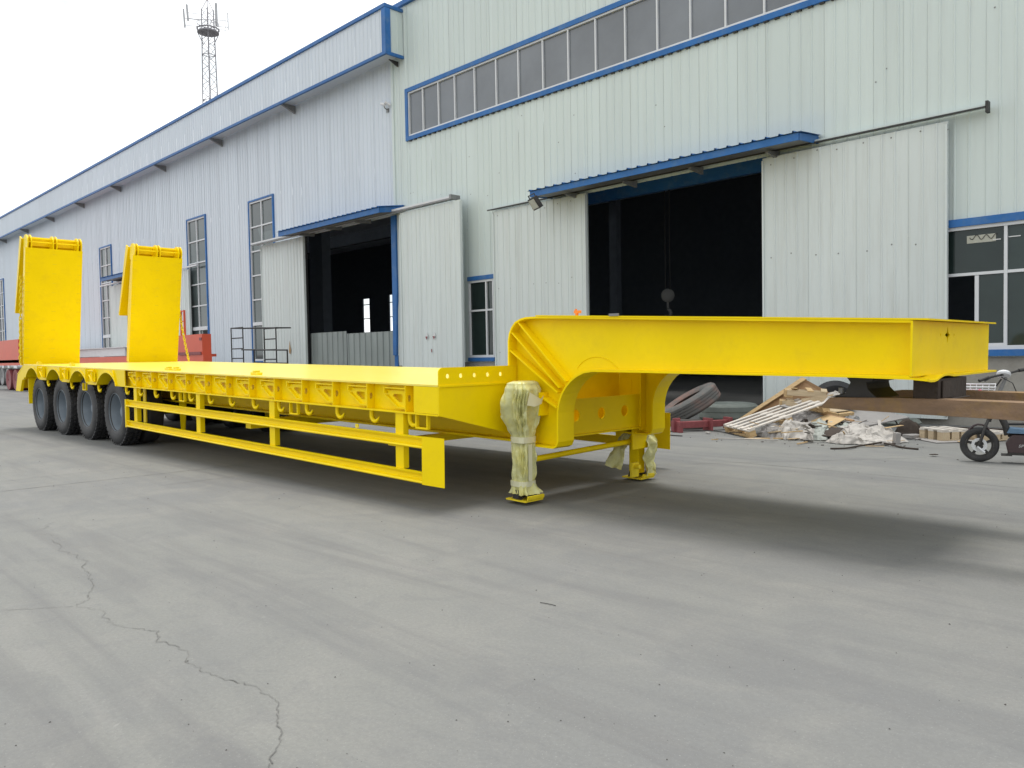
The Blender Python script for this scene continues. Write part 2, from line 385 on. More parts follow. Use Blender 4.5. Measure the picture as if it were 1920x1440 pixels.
def frame_window(parent, x0, x1, z0, z1, cols, rows, fm, gm, y=YB, fw_=0.035, trim=None, open_cell=None, tb=0.08):
    """window with outer frame, mullions, transoms and separate panes; cols/rows are inner bar positions"""
    f = MB(); yf0, yf1 = y - 0.03, y + 0.05
    f.box(x0, x1, yf0, yf1, z0, z0 + fw_ * 1.4); f.box(x0, x1, yf0, yf1, z1 - fw_ * 1.2, z1)
    f.box(x0, x0 + fw_, yf0, yf1, z0 + fw_ * 1.4, z1 - fw_ * 1.2); f.box(x1 - fw_, x1, yf0, yf1, z0 + fw_ * 1.4, z1 - fw_ * 1.2)
    for c in cols: f.box(c - fw_ / 2, c + fw_ / 2, yf0 + 0.006, yf1, z0 + fw_ * 1.4, z1 - fw_ * 1.2)
    for r_ in rows: f.box(x0 + fw_, x1 - fw_, yf0 + 0.010, yf1 - 0.01, r_ - fw_ / 2, r_ + fw_ / 2)
    wn = ob('window', f, fm, parent)
    xs = [x0 + fw_] + list(cols) + [x1 - fw_]; zs = [z0 + fw_] + list(rows) + [z1 - fw_]
    for i in range(len(xs) - 1):
        for j in range(len(zs) - 1):
            if open_cell and (i, j) in open_cell: continue
            e = random.uniform(-.004, .004)
            p = MB(); p.add([(xs[i] + .004, y + .022 + e, zs[j] + .004), (xs[i + 1] - .004, y + .022 - e, zs[j] + .004), (xs[i + 1] - .004, y + .022, zs[j + 1] - .004), (xs[i] + .004, y + .022, zs[j + 1] - .004)], [(0, 1, 2, 3)])
            ob('pane', p, gm, wn)
    if trim:
        t = MB(); b = tb
        t.box(x0 - b, x1 + b, y - 0.06, y + 0.02, z1, z1 + b); t.box(x0 - b, x1 + b, y - 0.06, y + 0.02, z0 - b, z0)
        t.box(x0 - b, x0, y - 0.06, y + 0.02, z0, z1); t.box(x1, x1 + b, y - 0.06, y + 0.02, z0, z1)
        obs('window_trim', t, trim, wn)
    return wn

hallR = thing('workshop_hall', 'tall grey-green ribbed metal workshop with a long strip of windows and an open sliding door', 'building', (0, 0, 0))
hallL = thing('workshop_hall', 'long lower grey-blue ribbed metal hall with blue-edged projecting eaves band, left of the tall workshop', 'building', (0, 0, 0))
XC = -18.62; XR = 5.0; XL = -74.0
strip = (-17.88, 1.5, 7.45, 8.68)
opR = [(-17.88, 1.5, 7.45, 8.68), (-11.42, -7.12, 0, 4.86), (-4.70, 1.6, 1.2, 3.14), (-15.50, -14.54, 1.2, 3.20), (-18.62, -18.30, 0.0, 0.0)]
wall(hallR, XC, XR, 1.08, 11.15, YB, opR, WALLR)
opL = [(-23.8, -18.70, 0, 5.35), (-33.02, -31.30, 1.2, 7.08), (-27.50, -25.75, 1.2, 7.02), (-43.92, -42.28, 1.2, 7.10), (-65.6, -63.95, 1.2, 7.16), (-40.0, -35.5, 0, 5.05), (-55.6, -53.9, 1.2, 7.12)]
wall(hallL, XL, XC, 1.08, 9.85, YB, opL, WALLL, sp=0.20, pw=0.80)
def plinth(parent, xs, y0=YB - .015, y1=YB + .22):
    for a, b in xs:
        ob('plinth', MB().box(a, b, y0, y1, 0.0, 1.08), PLINTH, parent)
plinth(hallR, [(XC, -11.42), (-7.12, XR)])
plinth(hallL, [(XL, -40.0), (-35.5, -23.8)])
# body of the halls: back wall, end walls, roof
def shell(parent, xa, xb, zt, ends, rear_openings=()):
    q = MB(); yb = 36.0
    rear_openings = sorted(rear_openings)
    xs = [xa] + [c for w_ in rear_openings for c in w_[:2]] + [xb]
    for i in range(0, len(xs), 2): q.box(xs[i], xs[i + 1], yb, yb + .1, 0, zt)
    for w_ in rear_openings:
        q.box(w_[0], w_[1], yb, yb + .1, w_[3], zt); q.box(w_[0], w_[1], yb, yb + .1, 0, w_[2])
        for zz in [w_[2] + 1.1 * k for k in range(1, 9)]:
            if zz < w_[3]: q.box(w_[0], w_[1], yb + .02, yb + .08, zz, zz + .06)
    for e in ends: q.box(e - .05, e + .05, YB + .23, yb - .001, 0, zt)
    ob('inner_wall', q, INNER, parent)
    rf = MB(); rf.box(xa - .1, xb + .1, YB + .03, 20.5, zt, zt + .12); rf.box(xa - .1, xb + .1, 22.1, yb + .2, zt, zt + .12)
    x_ = xa - .1
    while x_ < xb: rf.box(x_, min(x_ + 3.0, xb + .1), 20.501, 22.099, zt, zt + .12); x_ += 5.5  # gaps left between these roof strips are added to let daylight in
    ob('roof', rf, WALLL, parent)['kind'] = 'stuff'
shell(hallR, XC, XR, 11.15, [XR], [(-6.5, 4.0, 0.5, 9.5)])  # large unseen rear opening, added to brighten the workshop floor
shell(hallL, XL, XC - .002, 9.86, [XL], [(-52.8, -51.9, 1.0, 5.9), (-49.3, -48.6, 1.0, 6.0), (-58.2, -58.1, 1.0, 5.4)])
# roof edge trim of the tall hall
ob('roof_trim', MB().box(XC - .05, XR + .1, YB - .10, YB + .03, 11.12, 11.24), BLUE, hallR)
q = MB(); q.box(XC - .03, XC + .06, YB - .035, YB + .0, 1.08, 11.12); ob('corner_trim', q, WALLR, hallR)
q = MB(); q.add([(XC, YB, 9.86), (XC, YB + 22, 9.86), (XC, YB + 22, 11.15), (XC, YB, 11.15)], [(0, 1, 2, 3)]); ob('gable_panel', q, WALLR, hallR)
# projecting eaves band of the low hall
YP = YB - 0.60; XP = -18.07
x = XL
while x < XP - 0.01:
    x2 = min(x + 0.8, XP); mb = MB(); sheet(mb, x, x2, 9.74, 10.94, YP, 0.20); ob('eaves_panel', mb, WALLL, hallL); x = x2
mb = MB(); pr = panel_profile(YP, YB - .02, 0, 0.21); n = len(pr)
mb.add([(XP + p[1] * -1, p[0], 9.74) for p in pr] + [(XP + p[1] * -1, p[0], 10.94) for p in pr], [(i, i + 1, n + i + 1, n + i) for i in range(n - 1)])
ob('eaves_end_panel', mb, WALLR, hallL)
t = MB(); t.box(XL, XP + .04, YP - .06, YP + .02, 10.94, 11.04); t.box(XL, XP + .04, YP - .05, YP + .02, 9.66, 9.74)
obs('eaves_trim', t, BLUE, hallL)
t = MB(); t.box(XP - .14, XP + .035, YP - .045, YP + .001, 9.745, 10.935); t.box(XP + .001, XP + .035, YP + .003, YP + .14, 9.745, 10.935)
obs('eaves_corner_trim', t, BLUE, hallL)
t = MB(); t.box(XP - .02, XP + .04, YP + .021, YB - .02, 9.655, 9.738); t.box(XP - .02, XP + .04, YP + .021, YB - .02, 10.945, 11.035)
obs('eaves_end_trim', t, BLUE, hallL)
ob('eaves_soffit', MB().box(XL, XP - .03, YP + .03, YB - .03, 9.78, 9.80), WALLL, hallL)
ob('eaves_top', MB().box(XL, XP - .03, YP + .03, YB + .3, 10.90, 10.93), WALLL, hallL)
for k in range(10):
    xb_ = -24.03 - 5.5 * k + (0.0 if k else 0)
    q = MB(); q.prism([(YB - .04, 9.74), (YP + .05, 9.74), (YP + .05, 9.69), (YB - .04, 9.48)], 0, xb_ - .04, xb_ + .04)
    ob('eaves_bracket', q, GREYM, hallL)
q = MB(); q.prism([(YB - .04, 9.64), (YP + .25, 9.64), (YB - .04, 9.5)], 0, XP - .25, XP - .2); ob('eaves_bracket', q, DARKM, hallL)

# strip of windows
cols = [-17.24, -16.57, -15.90, -15.12, -14.32, -13.54, -12.73, -11.94, -11.14, -10.33, -9.51, -8.72, -7.94, -7.14, -6.34, -5.54, -4.74, -3.94, -3.14, -2.34, -1.54, -.74, .06, .86]
frame_window(hallR, *strip, cols, [], WHITEF, GLASSU, trim=BLUE, tb=0.11)
# scalloped dark edge below the strip trim
q = MB()
for k in range(90):
    c = -17.85 + .21 * k; q.box(c, c + .09, YB - .05, YB + .0, 7.315, 7.338)
ob('sealing_strip', q, DARKM, hallR)['kind'] = 'stuff'
# low window right of the big door
w1 = frame_window(hallR, -4.70, 1.6, 1.2, 3.14, [-3.22, -1.6, 0.0], [2.39], WHITEF, GLASSD, fw_=0.045, open_cell={(0, 0)})
t = MB(); t.box(-4.7, 1.7, YB - .07, YB + .02, 3.14, 3.26); t.box(-4.7, 1.7, YB - .10, YB + .02, 1.10, 1.2); obs('window_trim', t, BLUE, w1)
t = MB(); t.box(-3.64, -3.585, YB - .02, YB + .03, 1.263, 2.36); t.box(-3.58, -3.245, YB - .015, YB + .03, 1.263, 1.30); ob('sliding_sash', t, WHITEF, w1)
ob('pane', MB().add([(-3.585, YB + .01, 1.30), (-3.245, YB + .01, 1.30), (-3.245, YB + .01, 2.36), (-3.585, YB + .01, 2.36)], [(0, 1, 2, 3)]), GLASSD, w1)
ob('paper_strip', MB().box(-3.76, -3.36, YB + .012, YB + .018, 2.87, 2.99), mat('paper', (.42, .42, .36), .7), w1)
q = MB(); q.tube([(-3.72 + .02 * i, YB + .006, 2.96 - .035 * math.sin(i * .95) - .01 * (i > 6)) for i in range(20)], .005, 5); ob('curled_wire', q, DARKM, w1)
q = MB(); q.box(-3.40, -3.29, YB + .004, YB + .010, 2.885, 2.90); q.box(-3.19, -3.03, YB + .004, YB + .010, 2.905, 2.92); ob('tape_strip', q, TEXTW, w1)
# dark room behind the open sash
# small window between the doors
w2 = frame_window(hallR, -15.50, -14.54, 1.2, 3.20, [-14.83], [2.42], WHITEF, GLASSD, fw_=0.045)
t = MB(); t.box(-15.5, -14.50, YB - .06, YB + .02, 3.2, 3.31); t.box(-15.5, -14.50, YB - .08, YB + .02, 1.1, 1.2); obs('window_trim', t, BLUE, w2)
# tall windows
for (a, b, zt) in [(-33.02, -31.30, 7.08), (-27.50, -25.75, 7.02), (-43.92, -42.28, 7.10), (-65.6, -63.95, 7.16), (-55.6, -53.9, 7.12)]:
    ww = frame_window(hallL, a, b, 1.2, zt, [(a + b) / 2], [zt - .92 - .885 * k for k in range(5)], WHITEF, GLASST, fw_=0.05, trim=BLUE, tb=0.06)
    ob('lower_transom', MB().box(a + .05, b - .05, YB - .05, YB + .04, 2.50, 2.62), WHITEF, ww)
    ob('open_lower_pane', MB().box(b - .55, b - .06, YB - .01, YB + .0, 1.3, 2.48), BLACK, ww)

# door leaves, tracks and canopies
def leaf(parent, x0, x1, z0, z1, y, m=LEAFM, sp=0.21, sheets=None):
    r_ = MB(); t = 0.05
    r_.box(x0, x1, y + .002, y + t, z0, z0 + .05); r_.box(x0, x1, y + .002, y + t, z1 - .05, z1)
    r_.box(x0, x0 + .03, y - .03, y + t, z0 + .05, z1 - .05); r_.box(x1 - .03, x1, y - .03, y + t, z0 + .05, z1 - .05)
    dl = ob('sliding_door', r_, m, parent)
    x = x0 + .03
    while x < x1 - .04:
        x2 = min(x + .84, x1 - .03); mb = MB(); sheet(mb, x, x2, z0, z1, y, sp); ob('door_sheet', mb, m, dl)
        x = x2
    return dl
leaf(hallR, -7.12, -3.99, 0.10, 4.80, YB - .16)
leaf(hallR, -14.36, -11.36, 0.10, 4.84, YB - .16)
leaf(hallL, -26.45, -23.5, 0.30, 5.32, YB - .16, sp=.2)
dl = leaf(hallR, -17.86, -15.30, 0.30, 5.26, YB - .42, sp=.2)
leaf(hallL, -42.3, -39.9, 0.3, 5.05, YB - .16, sp=.2)
leaf(hallL, -35.6, -32.7, 0.3, 5.05, YB - .16, sp=.2)
# red marks / small padlocks on the leaning leaf
q = MB()
for cx_ in (-16.74, -16.42):
    q.prism([(cx_ - .05, 1.78), (cx_, 1.73), (cx_ + .05, 1.80), (cx_, 1.90)], 1, YB - .46, YB - .445)
ob('door_tag', q, TEXTW, dl)
q = MB()
for cx_ in (-16.74, -16.43): q.prism([(cx_ - .05, 1.79), (cx_, 1.70), (cx_ + .04, 1.79)], 1, YB - .465, YB - .461)
q.box(-16.57, -16.54, YB - .45, YB - .442, 1.36, 1.45)
ob('door_tag_mark', q, REDD, dl)
# narrow fixed panel right of the left opening
mb = MB(); sheet(mb, -18.62, -17.80, 1.0, 5.35, YB - .03, .2); ob('jamb_panel', mb, LEAFM, hallR)
t = MB(); t.box(-18.74, -18.52, YB - .09, YB + .12, 3.1, 5.34); t.prism([(-18.76, 1.3), (-18.60, 1.3), (-18.52, 3.1), (-18.74, 3.1)], 1, YB - .10, YB + .10); t.box(-18.73, -18.58, YB - .07, YB + .1, .85, 1.3)
ob('door_post', t, BLUE, hallL)
ob('door_post', MB().box(-23.9, -23.72, YB - .10, YB + .1, 0, 5.34), DARKM, hallL)
t = MB(); t.box(-14.50, -3.44, YB - .24, YB - .21, 4.87, 4.895); ob('door_track', t, DARKM, hallR)
t = MB(); t.box(-14.50, -3.44, YB - .205, YB - .05, 4.90, 4.93); ob('door_track_cover', t, WALLR, hallR)
t = MB(); t.box(-3.45, -3.41, YB - .24, YB - .12, 4.80, 4.97); ob('track_stop', t, DARKM, hallR)
t = MB(); t.box(-26.55, -15.6, YB - .50, YB - .22, 5.34, 5.39); ob('door_track', t, WHITEF, hallL)
t = MB(); t.box(-26.55, -15.6, YB - .501, YB - .47, 5.30, 5.335); t.box(-15.62, -15.55, YB - .52, YB - .2, 5.30, 5.42); ob('door_track_lip', t, GREYM, hallL)
t = MB(); t.box(-43.4, -31.7, YB - .26, YB - .18, 5.1, 5.16); ob('door_track', t, WHITEF, hallL)
def canopy(parent, x0, x1, zb, zf, d, th=0.13, ym=YB):
    c = MB(); pr = panel_profile(x0 - .06, x1 + .06, 0, .25, .03); n = len(pr)
    c.add([(p[0], ym - .02, zb - p[1]) for p in pr] + [(p[0], ym - d - .05, zf - p[1]) for p in pr], [(i, i + 1, n + i + 1, n + i) for i in range(n - 1)])
    cp = ob('canopy', c, BLUE, parent)
    f = MB(); f.box(x0, x1, ym - d - .012, ym - d + .012, zf - th - .004, zf - .006); ob('fascia', f, BLUE, cp)
    for s in (x0, x1):
        f = MB(); f.prism([(ym - d + .014, zf - th), (ym - .04, zb - th - .02), (ym - .04, zb - .008), (ym - d + .014, zf - .008)], 0, s - .012, s + .012); ob('fascia', f, BLUE, cp)
    f = MB(); f.add([(x0 + .02, ym - d + .02, zf - th + .02), (x1 - .02, ym - d + .02, zf - th + .02), (x1 - .02, ym - .05, zb - th + .0), (x0 + .02, ym - .05, zb - th + .0)], [(0, 1, 2, 3)])
    ob('soffit', f, GREYM, cp)
    k = x0 + .8
    while k < x1 - .3:
        f = MB(); f.prism([(ym - .05, zb - th - .15), (ym - d + .3, zf - th - .03), (ym - d + .3, zf - th - .0), (ym - .05, zb - th - .01)], 0, k - .03, k + .03); ob('canopy_bracket', f, GREYM, cp); k += 1.6
    return cp
canopy(hallR, -12.46, -6.12, 5.04, 4.96, .80)
canopy(hallL, -23.8, -18.15, 5.56, 5.42, .9, th=.15)
canopy(hallL, -41.5, -36.0, 5.45, 5.35, .8, th=.15)
t = MB(); t.box(-13.5, -6.8, YB + 1.6, YB + 1.7, 5.0, 6.2); ob('door_head', t, BLUE, hallR)
for xx in (-24.5, -19.5): ob('inner_column', MB().box(xx, xx + .35, 25, 25.3, 0, 9.7), INNER, hallR if xx > -19 else hallL)
ob('crane_beam', MB().box(-60, 4.5, 24.2, 24.5, 7.4, 8.0), INNER, hallL)
# corrugated low sheets inside the left opening
for (a, b, top) in [(-23.62, -21.45, 2.10), (-21.42, -18.76, 2.02)]:
    mb = MB(); sheet(mb, a, b, .0, top, YB + .08, .31, .03); ob('low_gate_sheet', mb, GALV, hallL)
# column and lighter inner partition in the left hall
ob('inner_column', MB().box(-28.65, -27.7, 17, 17.4, 0, 9.7), INNER, hallL)
# wall cameras and floodlight
cm = thing('security_camera', 'small white security camera high on the wall at the joint of the two halls', 'camera', (-18.85, YB - .03, 8.5))
q = MB(); q.tube([(-.13, -.12, .10), (.05, -.12, .04)], .045, 10); q.tube([(.10, -.16, .10), (.16, -.02, .02)], .04, 10); ob('camera_body', q, WHITEP, cm, 40)
q = MB(); q.tube([(0, 0, -.08), (0, -.1, -.04), (0, -.12, .02)], .016, 6); q.box(-.05, .05, -.01, .03, -.14, -.04); ob('mount', q, GREYM, cm)
fl = thing('floodlight', 'black square floodlight hanging under the left end of the big blue canopy', 'floodlight', (-12.25, YB - .86, 4.66), (R(35), 0, R(-25)))
q = MB(); q.box(-.19, .19, -.05, .05, -.14, .14); ob('housing', q, DARKM, fl, bevel=.01)
ob('lamp_face', MB().box(-.16, .16, -.056, -.051, -.11, .11), LAMPG, fl)
q = MB(); q.tube([(-.17, 0, 0), (-.17, .02, .2), (.17, .02, .2), (.17, 0, 0)], .014, 6); ob('bracket', q, DARKM, fl)
# crane hook in the hall
hk = thing('crane_hook', 'grey crane hook block hanging inside the big dark doorway', 'hook', (-11.41, 17, -.13))
q = MB(); q.lathe([(.0, -.06), (.12, -.06), (.17, -.03), (.17, .03), (.12, .06), (.0, .06)], Matrix.Translation((0, 0, 2.82)) @ Matrix.Rotation(R(35), 4, 'Z'), 20); ob('pulley_block', q, HOOKM, hk, 40)
q = MB(); q.tube([(0, 0, 2.68), (0, 0, 2.5)], .03, 8); q.tube([(0.0 + .09 * math.cos(a_), 0, 2.36 + .1 * math.sin(a_)) for a_ in [R(100 - 26 * i) for i in range(11)]], [.03, .035, .04, .04, .04, .04, .035, .03, .025, .02, .012], 8); ob('hook', q, HOOKM, hk, 40)
q = MB(); q.tube([(-.07, 0, 2.9), (-.07, 0, 9)], .01, 5); q.tube([(.07, 0, 2.9), (.07, 0, 9)], .01, 5); ob('cable', q, DARKM, hk)

# ------------------------------------------------------------------ yellow low-bed trailer
PT = 1.03191; OX, OY = -4.8717, 3.9984; W = 3.13; YC = W / 2
tr = thing('lowbed_trailer', 'long bright yellow four-axle low-bed trailer with raised loading ramps and gooseneck', 'trailer', (OX, OY, 0), (0, R(PT), 0))
def gz(x): return x * math.tan(R(PT))         # ground height in trailer coordinates
def both(name, mb, m, parent=tr, smooth=None, bevel=0.0):
    a = ob(name, mb, m, parent, smooth, bevel); b = ob(name, mirror(mb, YC), m, parent, smooth, bevel); return a, b
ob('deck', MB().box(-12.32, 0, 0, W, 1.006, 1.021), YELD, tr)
# arches side plate
ax_c = [-11.74, -10.39, -9.05, -7.71]; RA = 0.58; zc_ = 0.955 - RA
def arc(cx, n=14):
    h = math.acos((0.77 - zc_) / RA); return [(cx - RA * math.sin(t), zc_ + RA * math.cos(t)) for t in [h - 2 * h * i / n for i in range(n + 1)]]
poly = [(-12.32, 1.005), (-12.32, .77)]
for c in ax_c: poly += arc(c)
poly += [(-6.96, .77), (-6.96, 1.005)]
both('fender_side', MB().prism(poly, 1, 0.0, 0.012), YEL)
for c in ax_c: both('wheel_arch', MB().ribbon(arc(c, 18), 1, 0.013, .62, 0.010), YEL, smooth=30)
q = MB()
for a_, b_ in [(-11.27, -10.86), (-9.93, -9.52), (-8.58, -8.18)]: q.box(a_, b_, -.003, .3, .757, .769)
obs('fender_flange', q, YEL, tr)
# outer edge strip along arches
for c in ax_c: both('arch_edge', MB().ribbon(arc(c, 18), 1, -.012, -.0005, 0.022), YEL, smooth=30)
# side channel with ribs, brackets and hooks
both('side_web', MB().box(-7.4, 0, .08, .092, .785, 1.005), YEL)
both('side_flange', MB().box(-6.959, -.0, -.004, .13, .770, .784), YEL)
both('side_end_plate', MB().box(-.31, -.0, 0.0, .078, .786, 1.004), YEL)
ribs = [-.43 - .5545 * k for k in range(12)]
q = MB().prism([(0.001, .785), (.079, .785), (.079, 1.004), (.001, 1.004)], 0, -.005, .005, holes=[circ(.042, .893, .022, 14, .030)])
rib = ob('side_rib', q, YEL, tr)
# bracket: swing-out bracket lying against the web
b_ = MB()
b_.prism([(-.30, .955), (-.012, .955), (-.012, .812), (-.11, .812), (-.27, .905)], 1, .036, .046,
         holes=[[(-.215, .905), (-.205, .925), (-.085, .925), (-.075, .90), (-.085, .858), (-.13, .858)]])
brk = ob('swing_bracket', b_, YEL, tr)
e_ = MB(); e_.bar((-.30, .030, .91), (-.12, .030, .812), .035, .012); e_.bar((-.12, .030, .812), (-.012, .030, .812), .035, .012)
e_.tube([(-.31, .012, .975), (-.012, .012, .975)], .0065, 6); e_.box(-.31, -.298, .005, .078, .93, .985)
ob('bracket_rod', e_, YEL, brk)
h_ = MB()
pts = [(.0, .772), (.002, .72)] + [(.055 + .055 * math.cos(t), .725 + .055 * math.sin(t)) for t in [R(180 + 20 * i) for i in range(0, 8)]] + [(.115, .712)]
h_.tube([(x_, .05, z_) for x_, z_ in pts], [.021] * 7 + [.019, .016, .012, .006], 8)
hk_ = ob('lashing_hook', h_, YEL, tr, 50)
for p_ in (rib, brk, hk_): p_.location.x = ribs[0]
for xr in ribs[1:]:
    for p_ in (rib, brk, hk_):
        c = dup(p_, tr, (xr, 0, 0))
for xr in [-10.95, -9.6, -8.25]:
    c = dup(brk, tr, (xr + .10, -.06, -.0)); c.scale = (.8, 1, 1); c = dup(hk_, tr, (xr + .02, 0, -.01))
dup(hk_, tr, (-7.05, 0, 0))
# fender recess posts
q = MB()
for c0, c1 in [(-11.23, -10.89), (-9.88, -9.56), (-8.54, -8.22)]:
    q.box(c0, c0 + .012, -.05, -.001, .80, 1.003); q.box(c1 - .012, c1, -.05, -.001, .80, 1.003)
obs('fender_rib', q, YEL, tr)
both('fender_end_rib', MB().prism([(-7.30, .77), (-7.285, .77), (-7.40, 1.0), (-7.415, 1.0)], 1, -.02, -.001), YEL)
# rope rings (small square loops under the side)
for xr in (-.24, -2.30, -5.05, -8.85):
    q = MB(); z0, z1 = .665, .765
    q.box(xr - .08, xr - .065, .02, .05, z0, z1); q.box(xr + .065, xr + .08, .02, .05, z0, z1); q.box(xr - .08, xr + .08, .02, .05, z0 - .014, z0)
    ob('stake_loop', q, YEL, tr)
# twist blocks on the deck
for (xr, yr) in [(-11.75, .12), (-9.95, .17), (-5.93, .22), (-5.68, .22), (-3.30, .14)]:
    q = MB(); q.box(xr - .085, xr + .085, yr - .03, yr + .03, 1.0215, 1.052); q.box(xr - .035, xr + .035, yr - .03, yr + .03, 1.0525, 1.072)
    ob('deck_block', q, YEL2, tr, bevel=.006)
# main beams and cross members
q = MB()
q.box(-12.2, .25, .89, .91, .52, 1.004)
q.box(-12.2, .25, .80, 1.0, .50, .519)
both('main_beam', q, YEL)
for k in range(23):
    xx = -.43 - .5545 * k - .02
    if xx < -7.2: zb = .86
    else: zb = .80
    ob('cross_member', MB().box(xx - .03, xx + .03, .10, W - .10, zb, 1.004), YEL, tr)
ob('belly_beam', MB().box(-.95, -.83, .2, W - .2, .44, .50), YEL, tr)
ob('rear_cross_beam', MB().box(-3.7, -3.58, .2, W - .2, .40, .50), YEL, tr)
# front closing plates
both('front_plate', MB().prism([(0.0, .775), (.86, .555), (.86, 1.010), (0.0, 1.010)], 0, .001, .013), YEL)
rc = [(.04 - .04 * math.cos(R(t)), 1.12 + .04 * math.sin(R(t))) for t in (0, 22, 45, 67, 90)]
rc = [(y_ + 0.0, z_) for y_, z_ in rc]
both('headboard', MB().prism([(0, 1.012)] + rc + [(.88, 1.16), (.88, 1.012)], 0, .001, .012,
     holes=[circ(c, 1.09, .019, 14) for c in (.095, .235, .385, .535, .685)]), YEL)
both('front_edge_strip', MB().box(.0135, .022, 0, .86, 1.002, 1.016), YEL)
# gooseneck
inner = [(.30, .495), (.505, .495), (.535, .508), (.55, .54), (.55, .78), (.56, .84), (.575, .89), (.60, .945), (.64, 1.0), (.69, 1.05), (.75, 1.09), (.83, 1.125), (.92, 1.138), (1.3, 1.141), (3.262, 1.150)]
outer = [(0, .52), (0, 1.37), (.012, 1.43), (.04, 1.48), (.08, 1.52), (.14, 1.545), (.20, 1.556), (.30, 1.558), (.6, 1.549), (3.262, 1.452)]
web = [(0.02, .50)] + [(x_, z_) for x_, z_ in inner[1:]] + list(reversed(outer))
both('gooseneck_web', MB().prism(web, 1, .892, .906), YEL)
both('gooseneck_lower_flange', MB().ribbon([(.02, .495)] + inner, 1, .80, 1.0, -0.016), YEL, smooth=30)
both('gooseneck_upper_flange', MB().ribbon([(0, 1.03)] + outer[1:], 1, .80, 1.0, 0.016), YEL, smooth=30)
# full-width top plate and bottom plate, overhanging the front a little
def plate(z0a, z0b, xa, xb, xfar, wave=0.0, t=.014):
    m = MB(); nx, ny = 14, 24; k = {}
    for s in (0, 1):
        for i in range(nx + 1):
            for j in range(ny + 1):
                y = .795 + 1.54 * j / ny; xe = xb + (xfar - xb) * j / ny; x_ = xa + (xe - xa) * i / nx
                if i > nx - 3: x_ = xe - (nx - i) * .045
                z = z0a + (z0b - z0a) * (x_ - xa) / (xb - xa)
                if wave and x_ > 3.2:
                    q_ = (x_ - 3.2) / .17; z += wave * q_ * (-1.0 * max(0, 1 - ((y - .90) / .16) ** 2) + .5 * max(0, 1 - ((y - 1.17) / .14) ** 2))
                k[s, i, j] = len(m.v); m.v.append((x_, y, z + s * t))
    for i in range(nx):
        for j in range(ny):
            m.f.append((k[0, i, j], k[0, i, j + 1], k[0, i + 1, j + 1], k[0, i + 1, j])); m.f.append((k[1, i, j], k[1, i + 1, j], k[1, i + 1, j + 1], k[1, i, j + 1]))
    for i in range(nx):
        for j in (0, ny): m.f.append((k[0, i, j], k[0, i + 1, j], k[1, i + 1, j], k[1, i, j]))
    for j in range(ny):
        for i in (0, nx): m.f.append((k[0, i, j], k[0, i, j + 1], k[1, i, j + 1], k[1, i, j]))
    return m
ob('gooseneck_top_plate', plate(1.5585 + .016, 1.452 + .013, .32, 3.36, 3.32, 0, .010), YEL, tr, 30)
ob('kingpin_plate', plate(1.126, 1.131, 1.5, 3.36, 3.33, .022, .012), YEL, tr, 30)
star = []
for i in range(16):
    r_ = .050 if i % 4 == 0 else (.020 if i % 4 == 2 else .026); t_ = 2 * math.pi * i / 16; star.append((1.42 + r_ * math.cos(t_), 1.385 + r_ * 1.1 * math.sin(t_)))
ob('gooseneck_front_plate', MB().prism([(.795, 1.1435), (2.335, 1.1435), (2.335, 1.4645), (.795, 1.4645)], 0, 3.264, 3.276,
   holes=[star, circ(1.29, 1.385, .007, 8, .012), circ(1.55, 1.385, .006, 8, .011)]), YEL, tr)
q = MB()
for (a, b) in [((-.0, 1.29), (.55, .945)), ((.005, 1.46), (.57, .985)), ((.09, 1.54), (.64, 1.04)), ((.30, .93), (.54, .82))]:
    a = Vector(a); b = Vector(b); d = (b - a).normalized(); n_ = Vector((-d.y, d.x)) * .006
    q.prism([tuple(a + n_), tuple(b + n_), tuple(b - n_), tuple(a - n_)], 1, .808, .891)
obs('stiffener', q, YEL, tr); obs('stiffener', mirror(q, YC), YEL, tr)
q = MB(); q.tube([(.90 + .27 * math.cos(R(t)), .8915, .975 + .265 * math.sin(R(t))) for t in range(42, 142, 7)], .0045, 6)
both('weld_bead', q, YEL, smooth=60)
ob('holed_cross_beam', MB().prism([(.91, .555), (2.22, .555), (2.22, .865), (.91, .865)], 0, .39, .402, holes=[circ(c, .72, .052, 20, .052) for c in (1.215, 1.57, 1.915)]), YEL, tr)
ob('cross_beam_back', MB().box(.10, .11, .92, 2.21, .52, 1.5), YEL, tr)
ob('cross_beam_flange', MB().box(.12, .42, .91, 2.22, .540, .554), YEL, tr)
both('gooseneck_post', MB().box(.40, .42, .908, .985, .52, 1.1), YEL)
for xx in (1.0, 1.7, 2.4): ob('gooseneck_cross_member', MB().box(xx, xx + .05, .907, 2.22, 1.16, 1.44), YEL, tr)
q = MB(); q.cyl((.70, .88, 1.582), .014, .03, 2, 10); q.box(.68, .735, .865, .895, 1.590, 1.612); q.cyl((.69, .88, 1.618), .010, .014, 2, 8)
ob('hose_coupling', q, ORANGE, tr)
ob('data_plate', MB().box(1.10, 1.19, .783, .7945, 1.553, 1.572), GREYM, tr)
ob('kingpin', MB().cyl((2.75, YC, 1.09), .045, .09, 2, 14), DARKM, tr, 30)
# leg mount box
both('leg_mount', MB().box(.26, .375, .79, .891, .745, .94), YEL)

